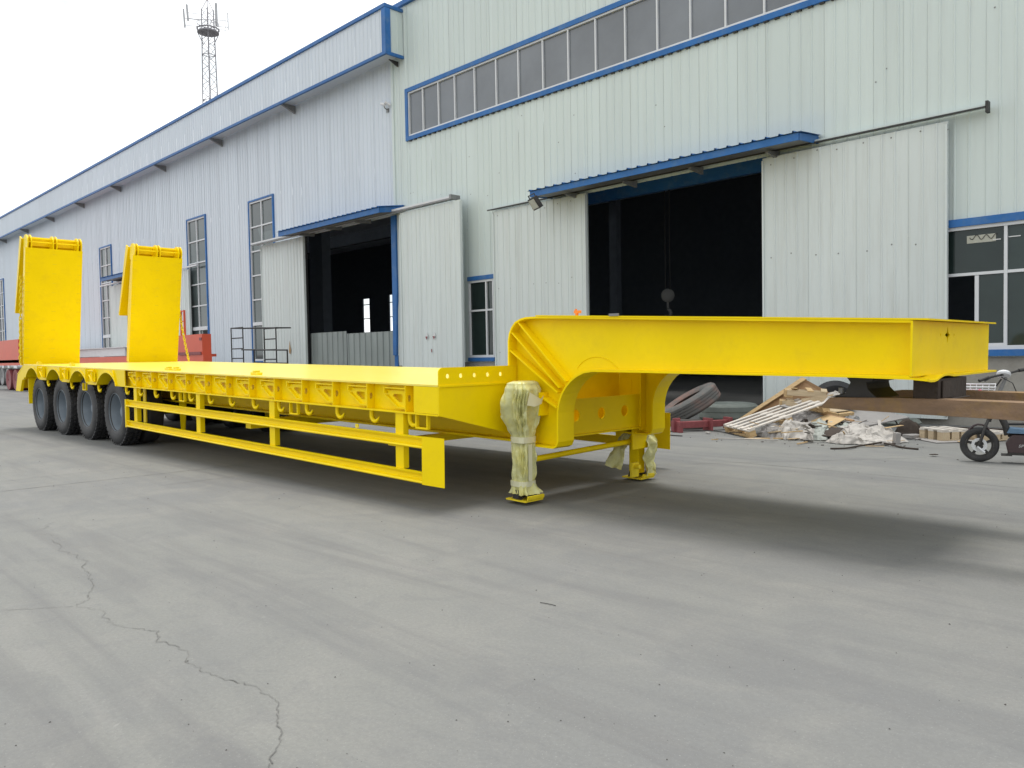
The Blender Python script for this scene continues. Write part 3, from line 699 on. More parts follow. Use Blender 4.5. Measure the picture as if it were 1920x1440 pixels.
def wrap_mesh(cx, cy, secs, seed, n=56, m=90):
    """loose plastic bag: sections (z, half x, half y, fold depth)"""
    q = MB(); k = 0
    z_hi, z_lo = secs[0][0], secs[-1][0]
    for i in range(m + 1):
        z = z_hi + (z_lo - z_hi) * i / m
        for s0, s1 in zip(secs[:-1], secs[1:]):
            if s0[0] >= z >= s1[0] - 1e-9:
                t = (s0[0] - z) / (s0[0] - s1[0]); t = t * t * (3 - 2 * t); hx, hy, fd, ox, oy = [s0[j] + (s1[j] - s0[j]) * t for j in range(1, 6)]; break
        for j in range(n):
            a = 2 * math.pi * j / n; ca, sa = math.cos(a), math.sin(a)
            e = 0.55; px = math.copysign(abs(ca) ** e, ca); py = math.copysign(abs(sa) ** e, sa)
            v = Vector((ca * 2.2 + seed, sa * 2.2, z * 2.0)); v2 = Vector((ca * 5 + seed, sa * 5, z * 1.7)); v3 = Vector((ca * 6 + seed, sa * 6, z * 13))
            v4 = Vector((ca * 9 + seed, sa * 9 + z * 3, z * 4)); f = fd * (noise.noise(v) * 1.2 - abs(noise.noise(v2)) * 1.3 + .35 * noise.noise(v3) + .9 * (.3 - abs(noise.noise(v4))))
            q.v.append((cx + ox + px * (hx + f), cy + oy + py * (hy + f), z))
    for i in range(m):
        for j in range(n):
            j2 = (j + 1) % n; q.f.append((i * n + j, i * n + j2, (i + 1) * n + j2, (i + 1) * n + j))
    q.f.append(tuple(range(n)))
    return q
def leg(cy, zf, near):
    x0, x1 = .165, .315; lg = MB(); i_ = .018 if near else 0; lg.box(x0 + i_, x1 - i_, cy - .075 + i_, cy + .075 - i_, .40, 1.02)
    L = ob('landing_leg', lg, YEL, tr, bevel=.006)
    ob('leg_tube', MB().box(x0 + .02, x1 - .02, cy - .055, cy + .055, zf + .05, .42), YEL, L, bevel=.005)
    f = MB(); f.box(x0 - .03, x1 + .05, cy - .10, cy + .115, zf, zf + .012)
    f.prism([(x1 + .05, zf + .012), (x1 + .062, zf + .02), (x1 + .064, zf + .045), (x1 + .05, zf + .05)], 1, cy - .08, cy + .115)
    ob('foot', f, YEL2, L)
    f = MB(); f.tube([(x0 + .1, cy - .10, zf + .04), (x0 + .1, cy + .13, zf + .04)], .02, 8); f.prism([(x0 + .02, zf + .012), (x1 - .02, zf + .012), (x1 - .05, zf + .09), (x0 + .05, zf + .09)], 1, cy - .075, cy - .065)
    f.prism([(x0 + .02, zf + .012), (x1 - .02, zf + .012), (x1 - .05, zf + .09), (x0 + .05, zf + .09)], 1, cy + .066, cy + .076)
    ob('foot_bracket', f, DARKM, L)
    return L
L1 = leg(.72, .035, True)
L1['label'] = 'landing leg wrapped from top to foot in pale crumpled plastic'
wr = wrap_mesh(.24, .715, [(1.035, .05, .10, .006, 0, .02), (1.02, .085, .135, .01, 0, .01), (.96, .105, .150, .024, .01, -.0), (.86, .11, .155, .042, .01, -.022), (.74, .108, .145, .046, .0, -.012), (.64, .088, .108, .036, 0, .0), (.565, .078, .084, .010, 0, 0.008), (.53, .079, .085, .014, 0, 0.008), (.40, .084, .090, .030, 0, .008), (.26, .084, .090, .030, 0, 0.008), (.19, .078, .082, .010, 0, 0.008), (.15, .086, .092, .02, 0, 0.006), (.09, .100, .108, .045, .01, 0.006)], 3.1, n=84, m=120)
ob('plastic_wrap', wr, WRAP, L1, 80)
for z_, h_w in ((.545, .025), (.175, .022)):
    ob('tape_band', wrap_mesh(.24, .72, [(z_ + h_w, .088, .092, .004, 0, .004), (z_ - h_w, .087, .091, .004, 0, .004)], 1.0, m=4), TAPE, L1, 60)
ob('tape_strip', MB().box(.328, .332, .695, .738, .20, .51), TAPE, L1)
# flap with hard fold on the bulge
q = MB(); q.add([(.405, .60, .845), (.42, .68, .83), (.41, .77, .85), (.39, .82, .92), (.40, .64, .95), (.42, .75, .89)], [(0, 1, 2, 5, 4), (5, 2, 3)]); ob('wrap_flap', q, TAPE, L1, 60)
L2 = leg(2.33, .025, False)
L2['label'] = 'far landing leg with torn plastic hanging from one side'
q = MB(); q.box(.345, .36, 2.10, 2.34, .33, .53); ob('leg_brace_plate', q, YEL, L2)
q = MB(); q.tube([(.34, 2.16, .16), (.40, 2.16, .165)], .022, 10); q.box(.32, .345, 2.11, 2.22, .06, .20); ob('leg_pin', q, YEL2, L2)
def film(pts, nu, nv, amp, seed):
    """crumpled sheet spanned over four corner points"""
    q = MB(); A, B, C_, D = [Vector(p) for p in pts]
    nrm = (B - A).cross(D - A).normalized()
    for i in range(nu + 1):
        for j in range(nv + 1):
            u, v = i / nu, j / nv; p = A.lerp(B, u).lerp(D.lerp(C_, u), v)
            f = noise.noise(Vector((u * 3 + seed, v * 3, seed))) + .6 * noise.noise(Vector((u * 7, v * 7 + seed, 2))) - .8 * abs(noise.noise(Vector((u * 5, v * 4, seed + 5))))
            q.v.append(tuple(p + nrm * f * amp + Vector((noise.noise(Vector((v * 4, seed, u))), noise.noise(Vector((u * 4, v, seed))), 0)) * amp * .6))
    for i in range(nu):
        for j in range(nv): a = i * (nv + 1) + j; q.f.append((a, a + 1, a + nv + 2, a + nv + 1))
    return q
ob('plastic_wrap', film([(.35, 2.33, .53), (.33, 2.50, .55), (.34, 2.49, .06), (.38, 2.28, .06)], 18, 34, .055, 2.2), WRAP, L2, 80)
ob('plastic_wrap', film([(.14, 2.22, .46), (.22, 2.25, .46), (.22, 2.10, .12), (.08, 2.02, .16)], 10, 18, .04, 6.2), WRAP, L2, 80)
q = MB(); q.tube([(.28, .77, .37), (.28, 2.25, .40)], .026, 12); ob('leg_cross_tube', q, YEL, tr, 40)

# side guards
def rail(x0, x1, z0, h):
    c = MB(); pr = [(.0, z0), (-.022, z0 + .003), (-.030, z0 + .012), (-.024, z0 + .024), (-.002, z0 + .027), (.010, z0 + .032), (.010, z0 + h - .034), (-.004, z0 + h - .026), (-.007, z0 + h - .018), (-.018, z0 + h - .012), (-.020, z0 + h - .002), (-.012, z0 + h), (.014, z0 + h), (.014, z0)]
    c.prism(pr, 0, x0, x1); return c
def side_guard(flip):
    f = (lambda m_: mirror(m_, YC)) if flip else (lambda m_: m_)
    posts = [MB().box(xp - .055, xp + .055, .014, .07, .302, .769) for xp in (-.53, -2.73, -4.55, -6.61)]
    gd = ob('side_guard', f(MB().box(-6.90, -.14, .0125, .0135, .30, .301)), YEL, tr)
    ob('rail', f(rail(-6.86, -.165, .495, .098)), YEL, gd); ob('rail', f(rail(-6.86, -.165, .207, .096)), YEL, gd)
    for p_ in posts: ob('post', f(p_), YEL, gd)
    ob('end_strip', f(MB().box(-6.905, -6.865, -.028, .02, .203, .598)), YEL, gd)
    ob('end_plate', f(MB().prism([(-.175, -.03), (.085, -.012), (.085, -.008), (-.175, -.026)], 2, .206, .600)), YEL, gd)
side_guard(False); side_guard(True)
ob('post_clip', MB().box(-1.165, -1.12, -.004, .005, .600, .635), YEL2, tr)
ob('guard_post_brace', MB().box(-6.84, -6.74, .2, .215, .26, .77), YEL, tr)

# wheels
def wheel_at(xc, y0, flip, first=None):
    R_ = 0.505; zc = gz(xc) + R_ - .006
    wl = bpy.data.objects.new('wheel', None); COL.objects.link(wl); wl.parent = tr; wl.location = (xc, y0, zc)
    if flip: wl.rotation_euler = (0, 0, math.pi)
    if first:
        for ch in first.children: dup(ch, wl)
        return wl
    T = [(.275, .03), (.29, .008), (.33, -.002), (.38, -.008), (.43, -.004), (.465, .012), (.485, .030), (.489, .045), (.492, .075), (.493, .13), (.492, .185), (.489, .215), (.485, .230), (.43, .262), (.33, .26), (.275, .235)]
    t = MB(); t.lathe(T, n=56)
    for i in range(40):
        a = 2 * math.pi * i / 40
        for (yy, rad, ww, off) in ((.035, .494, .042, 0), (.205, .494, .042, .07), (.085, .503, .032, .04), (.155, .503, .032, .11)):
            M = Matrix.Rotation(a + off, 4, 'Y') @ Matrix.Translation((rad, yy, 0)); t.obox(M, .028, ww, .052)
    # second tyre of the pair
    t2 = MB(); t2.lathe([(r_, y_ + .30) for r_, y_ in T], n=40)
    ob('tyre', t, RUBBER, wl, 50); ob('tyre', t2, RUBBER, wl, 50)
    r_ = MB(); r_.lathe([(.292, .012), (.292, .028), (.272, .035), (.266, .07), (.258, .10), (.258, .20), (.245, .225), (.16, .225), (.10, .20), (.10, .12), (.075, .10), (.0, .10), (.0, .25), (.27, .25), (.28, .04), (.284, .006)], n=48)
    rm = ob('rim', r_, RIM, wl, 35)
    n_ = MB()
    for i in range(8): n_.tube([(.135 * math.cos(i * math.pi / 4), .20, .135 * math.sin(i * math.pi / 4)), (.135 * math.cos(i * math.pi / 4), .17, .135 * math.sin(i * math.pi / 4))], .014, 6)
    n_.tube([(.17, .205, -.12), (.21, .14, -.13)], .006, 5)
    ob('wheel_nuts', n_, DARKM, wl)
    return wl
first = None
for c in ax_c:
    wl = wheel_at(c, .10, False, first); first = first or wl
    wheel_at(c, W - .10, True, first)
    q = MB(); q.tube([(c, .4, gz(c) + .5), (c, W - .4, gz(c) + .5)], .075, 14); ob('axle', q, DARKM, tr, 40)
    q = MB(); q.prism([(c - .5, .53), (c + .5, .53), (c + .15, .40), (c - .15, .40)], 1, .86, .94); both('leaf_spring', q, DARKM)
for xx, zz in ((-6.95, .10), (-6.85, .12)):
    both('spring_hanger', MB().prism([(xx - .12, .5), (xx + .12, .5), (xx + .07, zz), (xx - .07, zz)], 1, .80 if xx < -6.9 else 1.0, .815 if xx < -6.9 else 1.015), YEL)
q = MB(); q.tube([(-5.6, 1.35, .62), (-4.9, 1.35, .62)], .14, 20); ob('air_tank', q, DARKM, tr, 40)
# tail
both('tail_side', MB().prism([(-12.32, 1.005), (-12.78, .80), (-12.95, .49), (-12.62, .49), (-12.45, .72), (-12.32, .74)], 1, 0.0, .05), YEL, bevel=.004)
ob('tail_plate', MB().box(-12.8, -12.76, .05, W - .05, .55, .82), YEL, tr)
ob('tail_deck', MB().prism([(-12.32, 1.006), (-12.32, 1.021), (-12.80, .825), (-12.80, .81)], 1, .0, W), YEL, tr)
both('mud_flap', MB().box(-12.25, -12.23, .05, .60, .27, .76), YEL)
# ramps
def ramp(y0, y1, nearside):
    b = Vector((-12.30, 1.02)); t = Vector((-11.90, 3.19)); d = (t - b); L = d.length; d.normalize(); n_ = Vector((-d.y, d.x))   # n_ points backwards (-x)
    def P(s, k): p = b + d * s + n_ * k; return (p.x, p.y)
    rp = ob('loading_ramp', MB().prism([P(0, 0), P(L, 0), P(L, .012), P(0, .012)], 1, y0, y1), YEL, tr)
    q = MB()
    for yy in (y0, (y0 + y1) / 2 - .01, y1 - .02): q.prism([P(.0, .013), P(L, .013), P(L, .10), P(L * .5, .17), P(.0, .13)], 1, yy, yy + .02)
    for k in range(11): q.prism([P(.08 + .2 * k, .013), P(.12 + .2 * k, .013), P(.12 + .2 * k, .09), P(.08 + .2 * k, .09)], 1, y0 + .021, y1 - .021)
    ob('ramp_frame', q, YEL, rp)
    q = MB()
    for k in range(12):
        for yy in (y0 + .012, (y0 + y1) / 2 - .03, y1 - .085):
            s_ = .12 + .18 * k; q.prism([P(s_, 0), P(s_ + .007, 0), P(s_ + .007, -.004), P(s_, -.004)], 1, yy, yy + .07)
    ob('weld_marks', q, YEL2, rp)
    # hinge heads at the top
    for yy in (y0 + .03, (y0 + y1) / 2 - .03, y1 - .09):
        q = MB()
        for dy in (0, .06):
            c0 = P(L - .02, .12); pl = [P(L - .10, .02), P(L - .02, .005)]
            for a in range(0, 190, 20):
                pp = Vector(c0) + Vector((math.cos(R(a - 10)), math.sin(R(a - 10)))) * .14 + Vector((0.01, .11)); pl.append(tuple(pp))
            pl.append(P(L - .10, .25)); q.prism(pl, 1, yy + dy, yy + dy + .02)
        ob('hinge_plate', q, YEL, rp)
    q = MB(); c0 = Vector(P(L, .12))
    for dz, dx in ((.16, .05), (.09, .09), (.19, -.06)): q.tube([(c0.x + dx, y0 + .04, c0.y + dz), (c0.x + dx, y1 - .04, c0.y + dz)], .012, 6)
    q.box(c0.x - .12, c0.x - .10, y0 + .04, y1 - .04, c0.y + .04, c0.y + .20)
    ob('hinge_bars', q, YEL, rp)
    # folded tail section hanging behind
    a = Vector((-12.16, 3.38)); e = Vector((-12.78, 2.0)); dd = (e - a).normalized(); nn = Vector((-dd.y, dd.x))
    q = MB(); q.prism([tuple(a), tuple(e), tuple(e - nn * .05), tuple(a + dd * .2 - nn * .12), tuple(a - nn * .12)], 1, y0 - .0, y0 + .02)
    q.prism([tuple(a), tuple(e), tuple(e - nn * .05), tuple(a + dd * .2 - nn * .12), tuple(a - nn * .12)], 1, y1 - .02, y1)
    q.prism([tuple(a - nn * .0), tuple(e), tuple(e - nn * .012), tuple(a - nn * .012)], 1, y0 + .02, y1 - .02)
    ob('ramp_flap', q, YEL, rp)
    # lift rod
    q = MB(); q.tube([(-12.62, y0 + .10 if not nearside else y1 - .1, 1.35), (-12.20, y0 + .10 if not nearside else y1 - .1, 2.5)], .025, 8)
    ob('lift_rod', q, YEL, rp, 40)
    return rp
ra = ramp(.0, .97, True); rb = ramp(1.90, 2.90, False)
ra['label'] = 'raised loading ramp on the near side'; rb['label'] = 'raised loading ramp on the far side'
q = MB(); q.box(-12.47, -12.40, -.02, .05, 1.0, 1.80); q.box(-12.47, -12.36, -.02, .05, 1.80, 1.86); ob('ramp_stop_post', q, YEL, tr)
def chain(a, b, sag, n, parent):
    a = Vector(a); b = Vector(b); q = MB(); P = [a.lerp(b, i / n) + Vector((0, 0, -sag * math.sin(math.pi * i / n))) for i in range(n + 1)]
    for i in range(n):
        p, r_ = P[i], P[i + 1]; c = (p + r_) / 2; d = (r_ - p).normalized(); L = (r_ - p).length * .72
        s1 = d.cross(Vector((0, 1, 0)) if i % 2 else Vector((1, .3, 0)));
        s1.normalize(); q.tube([c + d * L * math.cos(t) + s1 * .024 * math.sin(t) for t in [2 * math.pi * k / 10 for k in range(10)]], .0085, 5, closed=True)
    return ob('chain', q, YEL2, parent, 60)
chain((-12.15, -.03, 2.66), (-12.38, -.04, 1.05), .0, 26, ra)
chain((-12.34, 2.94, 2.45), (-11.95, 3.0, 1.03), .10, 24, rb)

# ------------------------------------------------------------------ forks carrying the gooseneck (trailer-parallel, world coordinates)
fk = thing('forklift', 'rusty brown forklift forks holding up the front of the yellow gooseneck', 'forklift', (OX, OY, 0), (0, R(PT * .9), 0))
for (yy, x0) in ((1.0, 2.66), (2.0, 2.7)):
    q = MB(); q.prism([(x0, .925), (x0 + .06, .985), (x0 + .5, 1.0), (5.4, 1.0), (5.4, .885), (3.4, .905), (x0 + .02, .915)], 1, yy - .0, yy + .16); ob('fork', q, RUST, fk, bevel=.006)
    ob('fork_shank', MB().box(5.40, 5.47, yy, yy + .16, .60, 1.55), RUST, fk)
q = MB()
for zz in (.68, 1.35): q.box(5.471, 5.54, .55, 2.60, zz, zz + .12)
ob('fork_carriage', q, RUSTD, fk)
for yy in (1.05, 2.0): ob('mast_rail', MB().box(5.55, 5.72, yy, yy + .11, .12, 2.6), DARKM, fk)
q = MB(); q.prism([(5.9, .3), (8.4, .3), (8.4, 1.25), (7.6, 1.35), (7.3, 1.0), (6.4, 1.0), (6.1, .95), (5.9, .9)], 1, .75, 2.4); ob('body', q, REDD, fk, bevel=.03)
for xx, yy in ((6.0, .55), (6.0, 2.4), (8.0, .6), (8.0, 2.35)):
    q = MB(); q.lathe([(.05, 0), (.16, 0), (.32, -.01), (.36, .03), (.36, .17), (.32, .21), (.16, .2), (.05, .2)], Matrix.Translation((xx, yy, .47)), 28); ob('wheel', q, RUBBER, fk, 40)
# supports between forks and gooseneck
sp = thing('support_stand', 'black steel turntable block between the forks and the gooseneck', 'stand', (OX, OY, 0), (0, R(PT), 0))
q = MB(); q.prism([(2.70, .993), (2.80, 1.02), (2.83, 1.09), (2.80, 1.128), (2.97, 1.128), (2.97, 1.10), (2.93, 1.09), (2.94, 1.05), (2.97, 1.02), (3.0, .993)], 1, 1.04, 1.42); ob('turntable', q, DARKM, sp, bevel=.004)
q = MB(); q.cyl((2.77, 1.05, 1.035), .018, .035, 2, 8); q.tube([(2.77, 1.05, 1.02), (2.80, 1.1, .995)], .012, 6); ob('release_handle', q, GREYM, sp)
pk = thing('steel_packing_block', 'dark rusty packing block wedged under the front end of the gooseneck', 'block', (OX, OY, 0), (0, R(PT), 0))
q = MB(); q.box(3.20, 3.34, 1.05, 1.60, .990, 1.122); q.box(3.16, 3.36, 1.03, 1.62, .9935, 1.0); ob('block_body', q, RUSTD, pk, bevel=.005)
q = MB(); q.box(3.345, 3.352, 1.1, 1.3, 1.01, 1.11); ob('block_face', q, RUSTD, pk)
# ------------------------------------------------------------------ objects behind the trailer on the left
def far_wheel(q, x, y, r=.5, wd=.5):
    q.lathe([(.05, 0), (r * .55, 0), (r * .58, -.01), (r * .97, -.01), (r, .04), (r, wd - .04), (r * .97, wd), (.05, wd)], Matrix.Translation((x, y, r)), 28)
rt = thing('red_trailer', 'red low-bed trailer with raised front box parked behind the yellow trailer', 'trailer', (0, 9.5, 0))
q = MB(); q.box(-45.2, -21.82, 0, .25, 1.18, 1.44); q.box(-45.2, -22.3, .251, .6, 1.36, 1.44); ob('deck_beam', q, REDM, rt)
q = MB(); q.box(-23.75, -21.84, -.01, .03, 1.441, 2.0); q.box(-23.75, -23.7, .031, .25, 1.441, 2.0); q.box(-21.88, -21.84, .031, .25, 1.441, 2.0); q.box(-23.7, -21.89, .035, .25, 1.93, 1.99); ob('front_box', q, REDM, rt)
q = MB(); q.box(-23.45, -21.9, -.04, -.011, 1.42, 1.50); q.box(-22.0, -21.85, -.03, -.011, 1.82, 1.90); ob('front_box_rail', q, REDD, rt)
q = MB()
for xx in (-23.6, -23.35): q.box(xx, xx + .05, .1, .15, 1.441, 2.75)
for zz in (2.1, 2.4, 2.7): q.box(-23.549, -23.351, .11, .14, zz, zz + .04)
ob('ladder_post', q, REDM, rt)
q = MB(); q.box(-46.5, -41.55, 0, .05, 1.30, 2.38); q.box(-41.6, -41.55, .051, 2.5, 1.441, 2.38); q.box(-46.5, -41.6, .051, 2.5, 2.3, 2.36); ob('rear_box', q, REDM, rt)
for xx in (-44.0, -42.7): 
    q = MB(); far_wheel(q, xx, .1); ob('wheel', q, REDD, rt, 40)
for xx in (-26.5, -25.2):
    q = MB(); far_wheel(q, xx, .1); ob('wheel', q, RUBBER, rt, 40)
wt = thing('white_trailer', 'white flatbed trailer chassis parked between the red trailer and the long hall', 'trailer', (0, 11.5, 0))
q = MB(); q.box(-57, -33.85, 0, .06, 1.50, 1.84); q.box(-57, -33.7, -.08, .061, 1.841, 1.87); q.box(-57, -33.7, .062, 2.0, 1.80, 1.83); q.box(-57, -33.7, 2.0, 2.06, 1.50, 1.84); ob('chassis_beam', q, WHITEP, wt)
q = MB(); pl = [(-57, 1.49), (-57, 1.02)]
for c in (-55.6, -54.3, -53.0, -51.7):
    pl += [(c - .5 * math.cos(R(t)), .95 + .36 * math.sin(R(t))) for t in range(10, 171, 16)]
pl += [(-50.5, 1.0), (-50.5, 1.49)]; q.prism(pl, 1, -.06, -.02); ob('fender_side', q, WHITEP, wt)
for c in (-55.6, -54.3, -53.0, -51.7):
    q = MB(); far_wheel(q, c, .02); ob('wheel', q, GREYM, wt, 40)
q = MB(); q.box(-36.2, -34.2, -.05, .3, 1.30, 1.42); q.box(-35.6, -34.6, -.1, .2, 1.12, 1.30); q.box(-36.9, -36.4, .0, .3, .0, 1.499); ob('front_support', q, WHITEP, wt)
q = MB(); q.cyl((-36.3, -.1, 1.35), .10, .12, 1, 14); q.box(-38.5, -34.0, .3, .5, 1.2, 1.48); ob('chassis_fitting', q, GREYM, wt)
sc = thing('scaffold_frame', 'dark steel scaffold frame with ladder ends and low table standing before the left doorway', 'scaffold', (0, 12.0, 0))
X = [-25.33, -24.49, -23.65, -23.05, -22.30, -21.55]
def bars(lst, r_=.022): 
    q = MB()
    for a, b in lst: q.tube([a, b], r_, 6)
    return q
ob('ladder_end', bars([((X[0], 0, 0), (X[0], 0, 2.31)), ((X[1], 0, 0), (X[1], 0, 2.30))] + [((X[0], 0, z), (X[1], 0, z)) for z in (1.3, 1.62, 1.97, 2.31)]), DARKM, sc)
ob('ladder_end', bars([((X[3], 0, 0), (X[3], 0, 2.2)), ((X[4], 0, 0), (X[4], 0, 2.22))] + [((X[3], 0, z), (X[4], 0, z)) for z in (1.25, 1.55, 1.88, 2.21)]), DARKM, sc)
ob('top_rail', bars([((X[0], 0, 2.31), (X[4], 0, 2.22)), ((X[0], .5, 2.31), (X[4], .5, 2.22)), ((X[0], 0, 2.31), (X[0], .5, 2.31)), ((X[4], 0, 2.22), (X[4], .5, 2.22))]), DARKM, sc)
ob('low_table', bars([((X[1], -.05, 1.58), (X[5], -.05, 1.52)), ((X[5], -.05, 0), (X[5], -.05, 1.52)), ((X[2], -.05, 0), (X[2], -.05, 1.55)), ((X[2], -.05, 1.15), (X[5], -.05, 1.12))], .026), DARKM, sc)
ob('rust_stain', MB().prism([(-24.60, 1.45), (-24.52, 1.42), (-24.48, 1.55), (-24.52, 1.70), (-24.55, 1.88), (-24.58, 1.68), (-24.61, 1.55)], 1, YB - .190, YB - .186), mat('rust_stain', (.42, .27, .14), .9, var=.35, scale=14), hallL)
# mobile mast
tw = thing('antenna_mast', 'distant grey lattice phone mast with antenna panels rising behind the long hall roof', 'tower', (-99.9, 45.5, 0), (0, 0, R(20)))
def lat(za, zb, wa, wb, nseg):
    q = MB(); cs = [(-1, -1), (1, -1), (1, 1), (-1, 1)]
    def c(i, z): ww = (wa + (wb - wa) * (z - za) / (zb - za)) / 2; return (cs[i][0] * ww, cs[i][1] * ww, z)
    legs = MB()
    for i in range(4): legs.tube([c(i, za), c(i, zb)], .075, 6)
    for k in range(nseg):
        z0 = za + (zb - za) * k / nseg; z1 = za + (zb - za) * (k + 1) / nseg
        for i in range(4):
            j = (i + 1) % 4
            if k % 2: q.tube([c(i, z0), c(j, z1)], .035, 4)
            else: q.tube([c(j, z0), c(i, z1)], .035, 4)
            if k % 6 == 0: q.tube([c(i, z0), c(j, z0)], .05, 4)
    return legs, q
a_, b2 = lat(0, 46.3, 2.1, 1.0, 48); ob('mast_leg', a_, TOWERM, tw); ob('lattice_bracing', b2, TOWERM, tw)
q = MB(); q.prism(circ(0, 0, 1.35, 12), 2, 43.3, 43.45)
for i in range(12):
    a = 2 * math.pi * i / 12; q.tube([(1.35 * math.cos(a), 1.35 * math.sin(a), 43.4), (1.35 * math.cos(a), 1.35 * math.sin(a), 44.5)], .035, 4)
q.tube([(1.35 * math.cos(2 * math.pi * i / 12), 1.35 * math.sin(2 * math.pi * i / 12), 44.5) for i in range(12)], .04, 4, closed=True)
q.tube([(1.35 * math.cos(2 * math.pi * i / 12), 1.35 * math.sin(2 * math.pi * i / 12), 43.75) for i in range(12)], .10, 4, closed=True)
for i in range(4): a = math.pi / 4 + i * math.pi / 2; q.tube([(.6 * math.cos(a), .6 * math.sin(a), 41.8), (1.3 * math.cos(a), 1.3 * math.sin(a), 43.3)], .05, 4)
ob('platform', q, TOWERM, tw)
q = MB(); q.tube([(0, 0, 46.3), (0, 0, 49.5)], .04, 5)
for i in range(4): a = math.pi / 4 + i * math.pi / 2; q.tube([(.7 * math.cos(a), .7 * math.sin(a), 46.2), (0, 0, 47.6)], .04, 4)
ob('spike', q, TOWERM, tw)
Rz = Matrix.Rotation(R(-20), 4, 'Z')
for (dx, z0, z1, wd) in ((-2.75, 43.7, 46.0, .22), (-2.35, 44.6, 46.6, .26), (1.05, 44.4, 47.2, .34), (2.45, 44.0, 46.2, .12), (2.1, 43.6, 46.6, .05)):
    # offsets run across the line of sight
    vx = Vector((.44, .90, 0)) * dx; v = Rz @ vx
    q = MB(); q.tube([(v.x, v.y, z0), (v.x - (.25 if dx < 0 else 0) * .44 * .5, v.y - .1 * (dx < 0), z1)], wd / 2, 6); ob('antenna_panel', q, PANELW, tw)
    q = MB(); q.tube([(v.x * .3, v.y * .3, (z0 + z1) / 2), (v.x, v.y, (z0 + z1) / 2)], .03, 4); q.tube([(v.x * .3, v.y * .3, z0 + .3), (v.x, v.y, z0 + .3)], .03, 4); ob('antenna_arm', q, TOWERM, tw)

# ------------------------------------------------------------------ scrap and rubbish in front of the big doorway
def tyre_mesh(R_, wd, ri, grooves=3, n=44):
    pr = [(ri, wd * .18), (ri + .03, .02), ((ri + R_) / 2, -.005), (R_ - .03, .015), (R_, .05)]
    for k in range(grooves):
        y = .05 + (wd - .10) * (k + 1) / (grooves + 1); pr += [(R_, y - .010), (R_ - .012, y - .006), (R_ - .012, y + .006), (R_, y + .010)]
    pr += [(R_, wd - .05), (R_ - .03, wd - .015), ((ri + R_) / 2, wd + .005), (ri + .03, wd - .02), (ri, wd * .82), (ri + .05, wd * .7), (R_ - .05, wd * .6), (R_ - .05, wd * .4), (ri + .05, wd * .3)]
    q = MB(); q.lathe([(r_, y_ - wd / 2) for r_, y_ in pr], n=n); return q
def tyre(label, loc, axis, R_, wd, ri, m, grooves=3):
    t = thing('discarded_tyre', label, 'tyre'); ob('casing', tyre_mesh(R_, wd, ri, grooves), m, t, 40); t.location = loc
    t.rotation_mode = 'QUATERNION'; t.rotation_quaternion = Vector((0, 1, 0)).rotation_difference(Vector(axis)); return tag(t, label, 'tyre', 'old tyres lying by the big doorway')
tyre('worn reddish-grey truck tyre leaning at a slant on the flat tyre beside the doorway', (-7.36, 11.60, .36), (-.37, -.34, .86), .53, .29, .29, RUBOLD)
tyre('dusty grey-green truck tyre lying flat under the leaning one', (-7.42, 12.95, .155), (0, 0, 1), .53, .29, .30, RUBGRN, 1)
tyre('thin dark green-grey tyre lying flat by the foot of the right door leaf', (-4.55, 13.35, .055), (0, 0, 1), .30, .10, .215, RUBGRN, 0)
tyre('dark tyre standing half hidden behind the broken wooden crates', (-5.55, 13.2, .30), (.5, -.86, .15), .42, .2, .24, RUBBER, 2)
q = MB(); q.prism([(-.22, 0), (.20, .0), (.24, .06), (.20, .14), (-.20, .15), (-.24, .08)], 1, -.15, .15); sm = ob('rubber_mat_roll', q, mat('brown_rubber', (.07, .06, .055), .85, var=.3), None, bevel=.02)
sm.location = (-7.02, 11.05, 0); sm.rotation_euler = (0, 0, R(40)); tag(sm, 'small dark brown folded rubber piece left of the red bracket', 'rubber scrap')
rbk = thing('red_steel_bracket', 'dull red welded steel bracket lying on the ground before the flat tyre', 'steel bracket', (-6.72, 10.75, .0), (0, 0, R(62)))
q = MB(); q.box(-.3, .55, -.05, .05, .06, .16); ob('arm', q, REDD, rbk, bevel=.004)
q = MB(); q.box(-.36, -.30, -.14, .14, .0, .17); q.box(-.40, -.28, -.02, .02, .0, .22); ob('end_plate', q, REDD, rbk, bevel=.004)
q = MB(); q.box(.20, .23, -.13, .13, .0, .20); q.box(.5501, .60, -.1, .1, .02, .2); obs('cross_plate', q, REDD, rbk)
def wire(label, pts, r_, m=DARKM, name='scrap_wire'):
    # smooth the path a little
    P = [Vector(p) for p in pts]; out = []
    for i in range(len(P) - 1):
        p0 = P[max(i - 1, 0)]; p1 = P[i]; p2 = P[i + 1]; p3 = P[min(i + 2, len(P) - 1)]
        for k in range(5):
            t = k / 5; out.append(.5 * ((2 * p1) + (p2 - p0) * t + (2 * p0 - 5 * p1 + 4 * p2 - p3) * t * t + (3 * p1 - p0 - 3 * p2 + p3) * t ** 3))
    out.append(P[-1]); return tag(ob(name, MB().tube(out, r_, 6), m, None, 60), label, 'wire')
wire('dark curled wire loop on the concrete near the far landing leg', [(-6.45, 9.95, .01), (-6.72, 9.98, .01), (-6.95, 10.25, .012), (-6.80, 10.62, .02), (-6.35, 10.75, .02), (-5.98, 10.60, .01)], .008)
wire('bent dark rod sticking out of the dusty sheets towards the crumpled dark sheet', [(-4.55, 12.35, .25), (-4.22, 12.1, .2), (-3.98, 11.75, .02), (-3.9, 11.9, .03)], .011, RUSTD, 'bent_rod')
wire('short hooked strip lying at the front of the dusty sheets', [(-4.15, 9.72, .01), (-3.98, 9.80, .02), (-3.95, 10.1, .02), (-3.78, 10.4, .05)], .012, RUSTD, 'metal_strip')
